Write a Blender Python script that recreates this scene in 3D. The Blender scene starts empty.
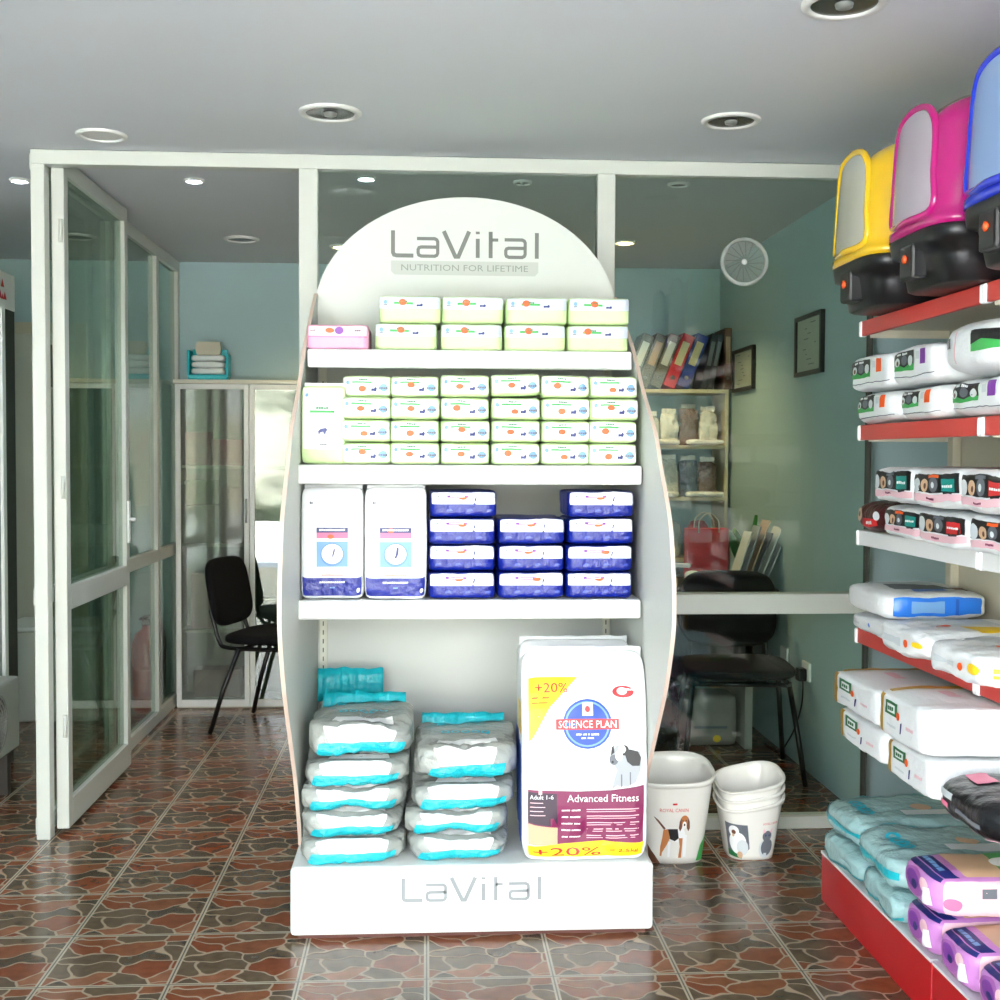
import bpy, bmesh, math, random
from mathutils import Vector, Matrix, noise
from mathutils.geometry import tessellate_polygon

C = bpy.context.scene.collection
SC = bpy.context.scene
PI = math.pi

# ------------------------------------------------------------------ materials
def lin(c):
    return tuple((v / 255 / 12.92) if v / 255 <= .04045 else ((v / 255 + .055) / 1.055) ** 2.4 for v in c)
MATS = {}
def M(name, col=(200, 200, 200), rough=.5, metal=0., spec=.5, bump=0., bscale=30., emit=0., trans=0., alpha=1., coat=0.):
    if name in MATS: return MATS[name]
    m = bpy.data.materials.new(name); m.use_nodes = True
    nt = m.node_tree; b = nt.nodes['Principled BSDF']
    b.inputs['Base Color'].default_value = (*lin(col), 1)
    b.inputs['Roughness'].default_value = rough
    b.inputs['Metallic'].default_value = metal
    b.inputs['Specular IOR Level'].default_value = spec
    b.inputs['Coat Weight'].default_value = coat
    b.inputs['Alpha'].default_value = alpha
    b.inputs['Transmission Weight'].default_value = trans
    if emit:
        b.inputs['Emission Color'].default_value = (*lin(col), 1)
        b.inputs['Emission Strength'].default_value = emit
    tc = nt.nodes.new('ShaderNodeTexCoord')
    nz = nt.nodes.new('ShaderNodeTexNoise'); nz.inputs['Scale'].default_value = bscale; nz.inputs['Detail'].default_value = 3
    nt.links.new(tc.outputs['Object'], nz.inputs['Vector'])
    if bump:
        bp = nt.nodes.new('ShaderNodeBump'); bp.inputs['Strength'].default_value = bump; bp.inputs['Distance'].default_value = .01
        nt.links.new(nz.outputs['Fac'], bp.inputs['Height']); nt.links.new(bp.outputs['Normal'], b.inputs['Normal'])
    else:
        mr = nt.nodes.new('ShaderNodeMapRange')
        mr.inputs['To Min'].default_value = max(0, rough - .03); mr.inputs['To Max'].default_value = min(1, rough + .03)
        nt.links.new(nz.outputs['Fac'], mr.inputs['Value']); nt.links.new(mr.outputs['Result'], b.inputs['Roughness'])
    MATS[name] = m
    return m

def glass_mat(name, tint=(232, 240, 234), ior=1.45, rough=0., veil=0.):
    if name in MATS: return MATS[name]
    m = bpy.data.materials.new(name); m.use_nodes = True
    nt = m.node_tree; nt.nodes.clear()
    out = nt.nodes.new('ShaderNodeOutputMaterial')
    tr = nt.nodes.new('ShaderNodeBsdfTransparent'); tr.inputs['Color'].default_value = (*lin(tint), 1)
    gl = nt.nodes.new('ShaderNodeBsdfGlossy'); gl.inputs['Roughness'].default_value = rough
    lw = nt.nodes.new('ShaderNodeLayerWeight'); lw.inputs['Blend'].default_value = .5
    pw = nt.nodes.new('ShaderNodeMath'); pw.operation = 'POWER'; pw.inputs[1].default_value = 5
    f0 = ((ior - 1) / (ior + 1)) ** 2
    fr = nt.nodes.new('ShaderNodeMath'); fr.operation = 'MULTIPLY_ADD'; fr.inputs[1].default_value = 1 - f0; fr.inputs[2].default_value = f0
    nt.links.new(lw.outputs['Facing'], pw.inputs[0]); nt.links.new(pw.outputs[0], fr.inputs[0])
    mx = nt.nodes.new('ShaderNodeMixShader')
    nt.links.new(fr.outputs[0], mx.inputs['Fac']); nt.links.new(tr.outputs[0], mx.inputs[1]); nt.links.new(gl.outputs[0], mx.inputs[2])
    last = mx
    if veil:
        df = nt.nodes.new('ShaderNodeBsdfDiffuse'); df.inputs['Color'].default_value = (*lin((214, 220, 212)), 1)
        m2 = nt.nodes.new('ShaderNodeMixShader'); m2.inputs['Fac'].default_value = veil
        nt.links.new(mx.outputs[0], m2.inputs[1]); nt.links.new(df.outputs[0], m2.inputs[2]); last = m2
    nt.links.new(last.outputs[0], out.inputs['Surface'])
    MATS[name] = m
    return m

# ------------------------------------------------------------------ objects
def tag(o, label=None, cat=None, group=None, kind=None):
    if label: o['label'] = label
    if cat: o['category'] = cat
    if group: o['group'] = group
    if kind: o['kind'] = kind
    return o
def empty(name, loc=(0, 0, 0), rot=(0, 0, 0), parent=None):
    o = bpy.data.objects.new(name, None); C.objects.link(o); o.location = loc; o.rotation_euler = rot
    o.empty_display_size = .05
    if parent: o.parent = parent
    return o
def kids(o):
    return [c for c in bpy.data.objects if c.parent == o]
def copy_tree(o, parent=None):
    c = o.copy(); C.objects.link(c); c.parent = parent
    for ch in kids(o): copy_tree(ch, c)
    return c
class MB:
    """collects shapes and links them as one mesh object"""
    def __init__(s): s.v = []; s.f = []; s.mi = []; s.mats = []; s.sm = []
    def mat(s, m):
        if m not in s.mats: s.mats.append(m)
        return s.mats.index(m)
    def add(s, vs, fs, m, smooth=False):
        k = len(s.v); i = s.mat(m); s.v += [tuple(v) for v in vs]
        for f in fs: s.f.append(tuple(k + j for j in f)); s.mi.append(i); s.sm.append(smooth)
    def box(s, x0, x1, y0, y1, z0, z1, m, bev=0., rot=None):
        bm = bmesh.new(); bmesh.ops.create_cube(bm, size=1)
        for v in bm.verts:
            v.co = Vector(((x0 + x1) / 2 + v.co.x * (x1 - x0), (y0 + y1) / 2 + v.co.y * (y1 - y0), (z0 + z1) / 2 + v.co.z * (z1 - z0)))
        if bev: bmesh.ops.bevel(bm, geom=bm.edges[:], offset=bev, segments=2, profile=.5, affect='EDGES')
        s.bm(bm, m, bool(bev) and False, rot)
    def bm(s, bm, m, smooth=False, mat4=None):
        bm.verts.ensure_lookup_table(); bm.verts.index_update()
        vs = [(mat4 @ v.co) if mat4 else v.co.copy() for v in bm.verts]
        s.add(vs, [[v.index for v in f.verts] for f in bm.faces], m, smooth); bm.free()
    def tube(s, pts, r, m, n=10, res=6, smooth=True, cap=True, closed=False):
        P = [Vector(p) for p in pts]
        if smooth and len(P) > 2:
            Q = []
            N = len(P)
            for i in range(N if closed else N - 1):
                p0 = P[(i - 1) % N] if (closed or i > 0) else P[0]; p1 = P[i]; p2 = P[(i + 1) % N]
                p3 = P[(i + 2) % N] if (closed or i + 2 < N) else P[-1]
                for k in range(res):
                    t = k / res
                    Q.append(.5 * ((2 * p1) + (-p0 + p2) * t + (2 * p0 - 5 * p1 + 4 * p2 - p3) * t * t + (-p0 + 3 * p1 - 3 * p2 + p3) * t ** 3))
            if not closed: Q.append(P[-1])
            P = Q
        rings = []; up = None
        for i, p in enumerate(P):
            if closed: d = P[(i + 1) % len(P)] - P[i - 1]
            else: d = (P[min(i + 1, len(P) - 1)] - P[max(i - 1, 0)])
            d.normalize()
            if up is None: up = d.orthogonal().normalized()
            up = (up - d * up.dot(d)).normalized(); w = d.cross(up)
            rr = r(i / max(1, len(P) - 1)) if callable(r) else r
            rings.append([p + (up * math.cos(2 * PI * k / n) + w * math.sin(2 * PI * k / n)) * rr for k in range(n)])
        vs = [v for g in rings for v in g]; fs = []
        L = len(rings)
        for i in range(L if closed else L - 1):
            for k in range(n):
                a = i * n + k; b = i * n + (k + 1) % n; j = (i + 1) % L
                fs.append((a, b, j * n + (k + 1) % n, j * n + k))
        if cap and not closed: fs += [tuple(reversed(range(n))), tuple((L - 1) * n + k for k in range(n))]
        s.add(vs, fs, m, True)
    def lathe(s, prof, m, n=32, c=(0, 0, 0), axis='z', sx=1, sy=1):
        vs = []; fs = []
        for (r, z) in prof:
            for k in range(n):
                a = 2 * PI * k / n; x, y = r * math.cos(a) * sx, r * math.sin(a) * sy
                if axis == 'z': vs.append((c[0] + x, c[1] + y, c[2] + z))
                elif axis == 'y': vs.append((c[0] + x, c[1] + z, c[2] + y))
                else: vs.append((c[0] + z, c[1] + x, c[2] + y))
        for i in range(len(prof) - 1):
            for k in range(n): fs.append((i * n + k, i * n + (k + 1) % n, (i + 1) * n + (k + 1) % n, (i + 1) * n + k))
        s.add(vs, fs, m, True)
    def prism(s, poly, t0, t1, m, plane='xz', medge=None):
        n = len(poly)
        def p(a, t):
            return (a[0], t, a[1]) if plane == 'xz' else ((t, a[0], a[1]) if plane == 'yz' else (a[0], a[1], t))
        vs = [p(a, t0) for a in poly] + [p(a, t1) for a in poly]
        s.add(vs, [tuple(range(n)), tuple(reversed(range(n, 2 * n)))], m)
        s.add(vs, [(i, (i + 1) % n, n + (i + 1) % n, n + i) for i in range(n)], medge or m)
    def build(s, name, parent=None, loc=None, rot=None):
        me = bpy.data.meshes.new(name); me.from_pydata(s.v, [], s.f)
        for m in s.mats: me.materials.append(m)
        me.polygons.foreach_set('material_index', s.mi); me.polygons.foreach_set('use_smooth', s.sm)
        me.update()
        bm = bmesh.new(); bm.from_mesh(me); bmesh.ops.recalc_face_normals(bm, faces=bm.faces[:]); bm.to_mesh(me); bm.free()
        o = bpy.data.objects.new(name, me); C.objects.link(o)
        if parent: o.parent = parent
        if loc: o.location = loc
        if rot: o.rotation_euler = rot
        return o
def B(name, x0, x1, y0, y1, z0, z1, m, parent=None, bev=0.):
    b = MB(); b.box(x0, x1, y0, y1, z0, z1, m, bev); return b.build(name, parent)

# ------------------------------------------------------------------ flat artwork -> any surface
_TXT = {}
def text2d(s):
    if s in _TXT: return _TXT[s]
    cu = bpy.data.curves.new('lettering', 'FONT'); cu.body = s; cu.resolution_u = 2
    o = bpy.data.objects.new('lettering', cu); C.objects.link(o)
    dg = bpy.context.evaluated_depsgraph_get(); me = bpy.data.meshes.new_from_object(o.evaluated_get(dg))
    bm = bmesh.new(); bm.from_mesh(me); bmesh.ops.triangulate(bm, faces=bm.faces[:])
    bm.verts.index_update()
    vs = [(v.co.x, v.co.y) for v in bm.verts]; fs = [tuple(v.index for v in f.verts) for f in bm.faces]; bm.free()
    bpy.data.objects.remove(o); bpy.data.meshes.remove(me); bpy.data.curves.remove(cu)
    x0 = min(v[0] for v in vs); x1 = max(v[0] for v in vs); y0 = min(v[1] for v in vs); y1 = max(v[1] for v in vs)
    vs = [((v[0] - (x0 + x1) / 2) / (y1 - y0), (v[1] - (y0 + y1) / 2) / (y1 - y0)) for v in vs]
    _TXT[s] = (vs, fs, (x1 - x0) / (y1 - y0)); return _TXT[s]
def ribbon2d(lines, w):
    vs = []; fs = []
    for L in lines:
        ww = w
        if isinstance(L, tuple): L, ww = L
        n = len(L); k = len(vs)
        for i, p in enumerate(L):
            p = Vector(p); a = Vector(L[i - 1]) if i else None; b = Vector(L[i + 1]) if i < n - 1 else None
            d1 = (p - a).normalized() if a else None; d2 = (b - p).normalized() if b else None
            d = ((d1 or d2) + (d2 or d1)).normalized(); nn = Vector((-d.y, d.x))
            m = Vector((-(d1 or d2).y, (d1 or d2).x)); sc = ww / 2 / max(.5, nn.dot(m))
            vs += [tuple(p + nn * sc), tuple(p - nn * sc)]
        fs += [(k + 2 * i, k + 2 * i + 1, k + 2 * i + 3, k + 2 * i + 2) for i in range(n - 1)]
    return vs, fs
READABLE = {'+20%', 'SCIENCE PLAN', 'Adult 1-6', 'Advanced Fitness', '= 2.5kg', 'ROYAL CANIN'}
def flat(sp, hw, hh):
    """artwork piece in normalised face units -> (verts, faces)"""
    k = sp[0]
    if k == 'rect':
        u0, v0, u1, v1 = sp[1:5]; nu = max(1, int((u1 - u0) / .1) + 1); nv = max(1, int((v1 - v0) / .1) + 1)
        vs = [(u0 + (u1 - u0) * i / nu, v0 + (v1 - v0) * j / nv) for j in range(nv + 1) for i in range(nu + 1)]
        return vs, [(j * (nu + 1) + i, j * (nu + 1) + i + 1, (j + 1) * (nu + 1) + i + 1, (j + 1) * (nu + 1) + i) for j in range(nv) for i in range(nu)]
    if k == 'ell':
        cx, cy, rx, ry = sp[1:5]; vs = [(cx, cy)]; fs = []; N = 24; R = 4
        for r in range(1, R + 1):
            for i in range(N): a = 2 * PI * i / N; vs.append((cx + rx * r / R * math.cos(a), cy + ry * r / R * math.sin(a)))
        for i in range(N): fs.append((0, 1 + i, 1 + (i + 1) % N))
        for r in range(R - 1):
            for i in range(N): a = 1 + r * N; fs.append((a + i, a + (i + 1) % N, a + N + (i + 1) % N, a + N + i))
        return vs, fs
    if k == 'ring':
        cx, cy, rx, ry, t = sp[1:6]; vs = []; fs = []; N = 32
        for i in range(N):
            a = 2 * PI * i / N; vs += [(cx + rx * math.cos(a), cy + ry * math.sin(a)), (cx + rx * (1 - t) * math.cos(a), cy + ry * (1 - t) * math.sin(a))]
        return vs, [(2 * i, 2 * ((i + 1) % N), 2 * ((i + 1) % N) + 1, 2 * i + 1) for i in range(N)]
    if k == 'poly':
        pts = sp[1]; tr = tessellate_polygon([[Vector((p[0], p[1], 0)) for p in pts]])
        vs = []; fs = []
        st = [tuple(pts[i] for i in t) for t in tr]
        while st:
            t = st.pop(); e = [((t[i][0] - t[(i + 1) % 3][0]) ** 2 + (t[i][1] - t[(i + 1) % 3][1]) ** 2, i) for i in range(3)]
            q, i = max(e)
            if q > .025 and len(vs) < 3000:
                a, b, c = t[i], t[(i + 1) % 3], t[(i + 2) % 3]; mid = ((a[0] + b[0]) / 2, (a[1] + b[1]) / 2)
                st += [(a, mid, c), (mid, b, c)]
            else:
                n = len(vs); vs += list(t); fs.append((n, n + 1, n + 2))
        return vs, fs
    if k == 'text':
        s, cx, cy, h = sp[1:5]; maxw = sp[5] if len(sp) > 6 else None; vs, fs, asp = text2d(s)
        if s not in READABLE:                      # too small to read in the photo: blurred marks of the same size
            vs = []; fs = []; nn = max(1, len(s)); rg = random.Random(len(s)); hgt = .36
            for i in range(nn):
                if s[i] == ' ': continue
                a, b = -asp / 2 + asp * i / nn, -asp / 2 + asp * (i + .86) / nn; t = hgt * rg.uniform(.7, 1.1); k0 = len(vs)
                vs += [(a, -hgt), (b, -hgt * rg.uniform(.6, 1)), (b, t), (a, t * .9)]; fs.append((k0, k0 + 1, k0 + 2, k0 + 3))
        sx = h * hh / hw
        if maxw: sx = maxw / asp
        return [(cx + v[0] * sx, cy + v[1] * h) for v in vs], fs
def art(mb, specs, fn, hw, hh, e0=None, de=.0005):
    e0 = e0 or (.0010 if hw < .11 else .0024)
    boxes = []
    for sp in specs:
        vs, fs = flat(sp, hw, hh)
        bb = (min(v[0] for v in vs), max(v[0] for v in vs), min(v[1] for v in vs), max(v[1] for v in vs))
        lv = 0                                     # printed over whatever it overlaps
        for b2, l2 in boxes:
            if bb[0] < b2[1] and bb[1] > b2[0] and bb[2] < b2[3] and bb[3] > b2[2]: lv = max(lv, l2 + 1)
        boxes.append((bb, lv)); e = e0 + de * lv + (.0006 if sp[0] == 'text' else 0)
        mb.add([fn(u, v, e) for u, v in vs], fs, sp[-1], True)
# ------------------------------------------------------------------ soft bags and packs
class Soft:
    def __init__(s, w, d, h, n=6, amp=.004, freq=9, seed=0, px=0., py=0., pz=0., bulge=0., lean=0., flat_bottom=True):
        s.w, s.d, s.h, s.n = w, d, h, n; s.amp, s.freq, s.seed = amp, freq, seed
        s.px, s.py, s.pz, s.bulge, s.lean, s.fb = px, py, pz, bulge, lean, flat_bottom
    def base(s, a, b, c):
        N = (abs(a) ** s.n + abs(b) ** s.n + abs(c) ** s.n) ** (1 / s.n); a, b, c = a / N, b / N, c / N
        x, y, z = a, b, c
        z *= (1 - s.px * abs(a) ** 3) * (1 - s.py * abs(b) ** 3)          # lying sack: ends thin out
        if c > 0: y *= 1 - s.pz * c ** 2.2                                 # standing sack: top thins out
        bl = s.bulge
        x *= 1 + bl * (1 - c * c) * .4; y *= 1 + bl * (1 - c * c) * (1 - a * a * .6)
        p = Vector((x * s.w / 2, y * s.d / 2, z * s.h / 2))
        d = Vector((a / s.w, b / s.d, c / s.h)).normalized()
        if s.amp:
            q = p * s.freq + Vector((s.seed * 7.3, s.seed * 3.1, s.seed * 1.7))
            k = noise.noise(q) + .5 * abs(noise.noise(q * 2.3)) * 1.2 + .3 * noise.noise(q * 4.7)
            p += d * s.amp * k
        if s.fb:                                                           # squeezed flat where it meets its neighbours
            p = Vector((max(-s.w / 2, min(s.w / 2, p.x)), max(-s.d / 2, min(s.d / 2, p.y)), max(-s.h / 2, min(s.h / 2, p.z))))
        p.z += s.h / 2
        p.y += s.lean * max(0., p.z / s.h) ** 1.5
        return p
    def cube(s, side, u, v):
        return {'F': (u, -1, v), 'B': (-u, 1, v), 'T': (u, v, 1), 'D': (u, -v, -1), 'R': (1, u, v), 'L': (-1, -u, v)}[side]
    def pt(s, side, u, v, e=0.):
        u = max(-1, min(1, u)); v = max(-1, min(1, v))
        p = s.base(*s.cube(side, u, v))
        if e:
            h = .02; q1 = s.base(*s.cube(side, u + h, v)); q0 = s.base(*s.cube(side, u - h, v))
            r1 = s.base(*s.cube(side, u, v + h)); r0 = s.base(*s.cube(side, u, v - h))
            nn = (q1 - q0).cross(r1 - r0)
            if nn.length < 1e-12: nn = Vector((0, -1, 0))
            nn.normalize()
            cc = p - Vector((0, 0, s.h / 2))
            if nn.dot(cc) < 0: nn = -nn
            p = p + nn * e
        return p
    def mesh(s, mb, m, n=12):
        for side in 'FBTDRL':
            vs = [s.pt(side, -1 + 2 * i / n, -1 + 2 * j / n) for j in range(n + 1) for i in range(n + 1)]
            mb.add(vs, [(j * (n + 1) + i, j * (n + 1) + i + 1, (j + 1) * (n + 1) + i + 1, (j + 1) * (n + 1) + i) for j in range(n) for i in range(n)], m, True)
    def half(s, side):
        return {'F': (s.w / 2, s.h / 2), 'B': (s.w / 2, s.h / 2), 'T': (s.w / 2, s.d / 2), 'D': (s.w / 2, s.d / 2), 'R': (s.d / 2, s.h / 2), 'L': (s.d / 2, s.h / 2)}[side]
def soft_obj(name, sf, m, arts, n=12, parent=None):
    mb = MB(); sf.mesh(mb, m, n if sf.w < .25 else int(n * 1.5))
    me_n = len(mb.v)
    for side, specs in arts.items():
        hw, hh = sf.half(side); art(mb, specs, lambda u, v, e, sd=side: sf.pt(sd, u, v, e), hw, hh)
    o = mb.build(name, parent)
    bm = bmesh.new(); bm.from_mesh(o.data); bm.verts.ensure_lookup_table()
    bmesh.ops.remove_doubles(bm, verts=bm.verts[:me_n], dist=1e-5); bm.to_mesh(o.data); bm.free()
    return o
def crimp(w, h, m, seed=0, amp=.004):
    """crimped seal strip, standing in xz, foot at z = 0"""
    mb = MB(); nx, nz = 26, 3; vs = []; T = .0012
    for t in (0, 1):
        for j in range(nz + 1):
            for i in range(nx + 1):
                x = -w / 2 + w * i / nx; z = h * j / nz
                y = amp * noise.noise(Vector((x * 18, z * 12, seed))) * (.3 + j / nz) * 2 + amp * .4 * math.sin(i * 1.9 + seed)
                vs.append((x, y + t * T, z + amp * noise.noise(Vector((x * 25, 5, seed))) * (j == nz)))
    q = (nx + 1) * (nz + 1); fs = []
    for t in (0, 1):
        for j in range(nz):
            for i in range(nx): a = t * q + j * (nx + 1) + i; fs.append((a, a + 1, a + nx + 2, a + nx + 1))
    for i in range(nx): a = nz * (nx + 1) + i; fs.append((a, a + 1, q + a + 1, q + a)); fs.append((i, i + 1, q + i + 1, q + i))
    mb.add(vs, fs, m, True); return mb

# ------------------------------------------------------------------ palette
white = M('white_laminate', (236, 238, 234), .45)
alu = M('white_painted_aluminium', (192, 195, 186), .4)
alu_d = M('dark_gasket', (70, 72, 66), .6)  # the gasket's own dark colour
blackp = M('black_plastic', (16, 16, 18), .35)
foil_w = M('white_film', (238, 240, 240), .33, bump=.35, bscale=45)
foil_b = M('royal_blue_film', (8, 30, 138), .3, bump=.5, bscale=55)
foil_lg = M('pale_green_film', (205, 228, 168), .35, bump=.3, bscale=45)
foil_pink = M('pink_film', (226, 160, 190), .35, bump=.3, bscale=45)
foil_c = M('turquoise_film', (20, 178, 190), .28, bump=.5, bscale=60)
foil_grey = M('clear_grey_film', (164, 168, 162), .25, bump=.6, bscale=40)
foil_blk = M('black_film', (14, 14, 18), .3, bump=.4, bscale=40)
foil_pur = M('lilac_film', (196, 130, 196), .3, bump=.4, bscale=40)
foil_red = M('dark_red_film', (70, 22, 24), .3, bump=.5, bscale=40)
i_white = M('print_white', (246, 247, 246), .4)
i_lgrey = M('print_pale_grey', (214, 220, 222), .4)
i_grey = M('print_grey', (104, 108, 116), .45)
i_green = M('print_green', (60, 170, 80), .4)
i_dgreen = M('print_dark_green', (28, 110, 60), .4)
i_orange = M('sticker_orange', (250, 96, 28), .45)
i_navy = M('print_navy', (28, 40, 110), .4)
i_blue = M('print_blue', (36, 92, 190), .4)
i_lblue = M('print_light_blue', (116, 164, 214), .4)
i_red = M('print_red', (208, 36, 40), .4)
i_pink = M('print_pink', (236, 110, 150), .4)
i_lpink = M('print_pale_pink', (240, 196, 204), .4)
i_yel = M('print_yellow', (250, 206, 30), .4)
i_gold = M('print_gold', (190, 146, 40), .35)
i_mag = M('print_magenta', (126, 20, 76), .4)
i_plum = M('print_plum', (46, 18, 46), .4)
i_beige = M('print_beige', (214, 176, 140), .4)
i_black = M('print_black', (24, 22, 24), .4)
i_cyan = M('print_turquoise', (24, 180, 200), .4)
i_teal = M('print_teal', (20, 150, 140), .4)
i_purp = M('print_purple', (130, 60, 160), .4)
i_tan = M('print_tan', (196, 124, 70), .45)
i_brown = M('print_brown', (110, 70, 50), .45)
i_sky = M('print_bright_blue', (40, 120, 220), .3)

# ------------------------------------------------------------------ dimensions
CEIL = 2.41; BACK = 6.74; RIGHT = 1.645; LEFT = -3.0; FRONT = -1.6; PY = 4.30

def wall_mat(name, col, bump=.05):
    m = M(name, col, .75, bump=bump, bscale=60, spec=.25)
    nt = m.node_tree; b = nt.nodes['Principled BSDF']
    tc = nt.nodes.new('ShaderNodeTexCoord'); nz = nt.nodes.new('ShaderNodeTexNoise'); nz.inputs['Scale'].default_value = 1.7
    mx = nt.nodes.new('ShaderNodeMixRGB'); mx.blend_type = 'MIX'
    c = lin(col); mx.inputs['Color1'].default_value = (*[v * .94 for v in c], 1); mx.inputs['Color2'].default_value = (*[min(1, v * 1.06) for v in c], 1)
    nt.links.new(tc.outputs['Object'], nz.inputs['Vector']); nt.links.new(nz.outputs['Fac'], mx.inputs['Fac']); nt.links.new(mx.outputs[0], b.inputs['Base Color'])
    return m
teal = wall_mat('teal_wall_paint', (168, 192, 194))
ceilm = wall_mat('matt_ceiling_paint', (208, 211, 214))

def floor_material():
    m = bpy.data.materials.new('crazy_paving_tiles'); m.use_nodes = True; nt = m.node_tree; b = nt.nodes['Principled BSDF']
    N = nt.nodes.new; L = nt.links.new
    geo = N('ShaderNodeNewGeometry')
    sub = N('ShaderNodeVectorMath'); sub.operation = 'SUBTRACT'; sub.inputs[1].default_value = (-.9865, 2.7664, 0)
    sc = N('ShaderNodeVectorMath'); sc.operation = 'SCALE'; sc.inputs['Scale'].default_value = 1 / .33
    fr = N('ShaderNodeVectorMath'); fr.operation = 'FRACTION'
    L(geo.outputs['Position'], sub.inputs[0]); L(sub.outputs[0], sc.inputs[0]); L(sc.outputs[0], fr.inputs[0])
    # fraction of a negative number: add a big whole number first
    add = N('ShaderNodeVectorMath'); add.operation = 'ADD'; add.inputs[1].default_value = (50, 50, 0)
    L(sc.outputs[0], add.inputs[0]); L(add.outputs[0], fr.inputs[0])
    sep = N('ShaderNodeSeparateXYZ'); L(fr.outputs[0], sep.inputs[0])
    nz = N('ShaderNodeTexNoise'); nz.inputs['Scale'].default_value = 3.2; nz.inputs['Detail'].default_value = 1
    L(fr.outputs[0], nz.inputs['Vector'])
    dis = N('ShaderNodeVectorMath'); dis.operation = 'MULTIPLY_ADD'; dis.inputs[1].default_value = (.35, .35, 0)
    L(nz.outputs['Color'], dis.inputs[0]); L(fr.outputs[0], dis.inputs[2])
    mul = N('ShaderNodeVectorMath'); mul.operation = 'MULTIPLY'; mul.inputs[1].default_value = (3.1, 4.6, 0)
    L(dis.outputs[0], mul.inputs[0])
    v1 = N('ShaderNodeTexVoronoi'); v1.feature = 'DISTANCE_TO_EDGE'; v1.inputs['Scale'].default_value = 1
    v2 = N('ShaderNodeTexVoronoi'); v2.feature = 'F1'; v2.inputs['Scale'].default_value = 1
    for v in (v1, v2): v.voronoi_dimensions = '2D'; L(mul.outputs[0], v.inputs['Vector'])
    bw = N('ShaderNodeSeparateColor'); L(v2.outputs['Color'], bw.inputs[0])
    cr = N('ShaderNodeValToRGB'); cr.color_ramp.interpolation = 'CONSTANT'
    e = cr.color_ramp.elements; e[0].position = 0; e[0].color = (*lin((120, 70, 44)), 1); e[1].position = .42; e[1].color = (*lin((92, 76, 58)), 1)
    for p, c in ((.62, (132, 84, 58)), (.72, (82, 68, 52)), (.9, (118, 62, 38))):
        k = e.new(p); k.color = (*lin(c), 1)
    L(bw.outputs[0], cr.inputs['Fac'])
    # mottling inside each stone
    n2 = N('ShaderNodeTexNoise'); n2.inputs['Scale'].default_value = 26; n2.inputs['Detail'].default_value = 4; L(geo.outputs['Position'], n2.inputs['Vector'])
    mm = N('ShaderNodeMixRGB'); mm.blend_type = 'OVERLAY'; mm.inputs['Fac'].default_value = .5; L(cr.outputs[0], mm.inputs['Color1']); L(n2.outputs['Fac'], mm.inputs['Color2'])
    r1 = N('ShaderNodeMapRange'); r1.inputs['From Min'].default_value = .028; r1.inputs['From Max'].default_value = .055; L(v1.outputs['Distance'], r1.inputs['Value'])
    mj = N('ShaderNodeMixRGB'); mj.inputs['Color1'].default_value = (*lin((158, 138, 116)), 1); L(r1.outputs[0], mj.inputs['Fac']); L(mm.outputs[0], mj.inputs['Color2'])
    # tile edges
    def edge(o):
        a = N('ShaderNodeMath'); a.operation = 'SUBTRACT'; a.inputs[1].default_value = .5; L(o, a.inputs[0])
        c = N('ShaderNodeMath'); c.operation = 'ABSOLUTE'; L(a.outputs[0], c.inputs[0]); return c
    ex, ey = edge(sep.outputs[0]), edge(sep.outputs[1])
    mxm = N('ShaderNodeMath'); mxm.operation = 'MAXIMUM'; L(ex.outputs[0], mxm.inputs[0]); L(ey.outputs[0], mxm.inputs[1])
    g1 = N('ShaderNodeMapRange'); g1.inputs['From Min'].default_value = .476; g1.inputs['From Max'].default_value = .481; L(mxm.outputs[0], g1.inputs['Value'])
    mg = N('ShaderNodeMixRGB'); mg.inputs['Color2'].default_value = (*lin((172, 160, 140)), 1); L(g1.outputs[0], mg.inputs['Fac']); L(mj.outputs[0], mg.inputs['Color1'])
    g2 = N('ShaderNodeMapRange'); g2.inputs['From Min'].default_value = .492; g2.inputs['From Max'].default_value = .496; L(mxm.outputs[0], g2.inputs['Value'])
    mk = N('ShaderNodeMixRGB'); mk.inputs['Color2'].default_value = (*lin((96, 90, 80)), 1); L(g2.outputs[0], mk.inputs['Fac']); L(mg.outputs[0], mk.inputs['Color1'])
    L(mk.outputs[0], b.inputs['Base Color'])
    b.inputs['Roughness'].default_value = .2
    bp = N('ShaderNodeBump'); bp.inputs['Strength'].default_value = .25; bp.inputs['Distance'].default_value = .003
    L(r1.outputs[0], bp.inputs['Height']); L(bp.outputs[0], b.inputs['Normal'])
    return m
floorm = floor_material()
S = lambda o: tag(o, kind='structure')

# ------------------------------------------------------------------ room shell
S(B('floor', LEFT - .1, RIGHT + .1, FRONT - .1, BACK + .1, -.1, 0, floorm))
S(B('ceiling', LEFT - .1, RIGHT + .1, FRONT - .1, BACK + .1, CEIL, CEIL + .1, ceilm))
S(B('wall_back', LEFT - .1, RIGHT + .1, BACK, BACK + .1, 0, CEIL, teal))
S(B('wall_right', RIGHT, RIGHT + .1, FRONT - .1, BACK, 0, CEIL, teal))
S(B('wall_left', LEFT - .1, LEFT, FRONT - .1, BACK, 0, CEIL, teal))
mb = MB()
mb.box(LEFT, RIGHT, FRONT - .1, FRONT, 2.3, CEIL, white)
mb.box(LEFT, LEFT + .1, FRONT - .1, FRONT, 0, 2.3, white); mb.box(RIGHT - .1, RIGHT, FRONT - .1, FRONT, 0, 2.3, white)
S(mb.build('wall_front'))

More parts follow.
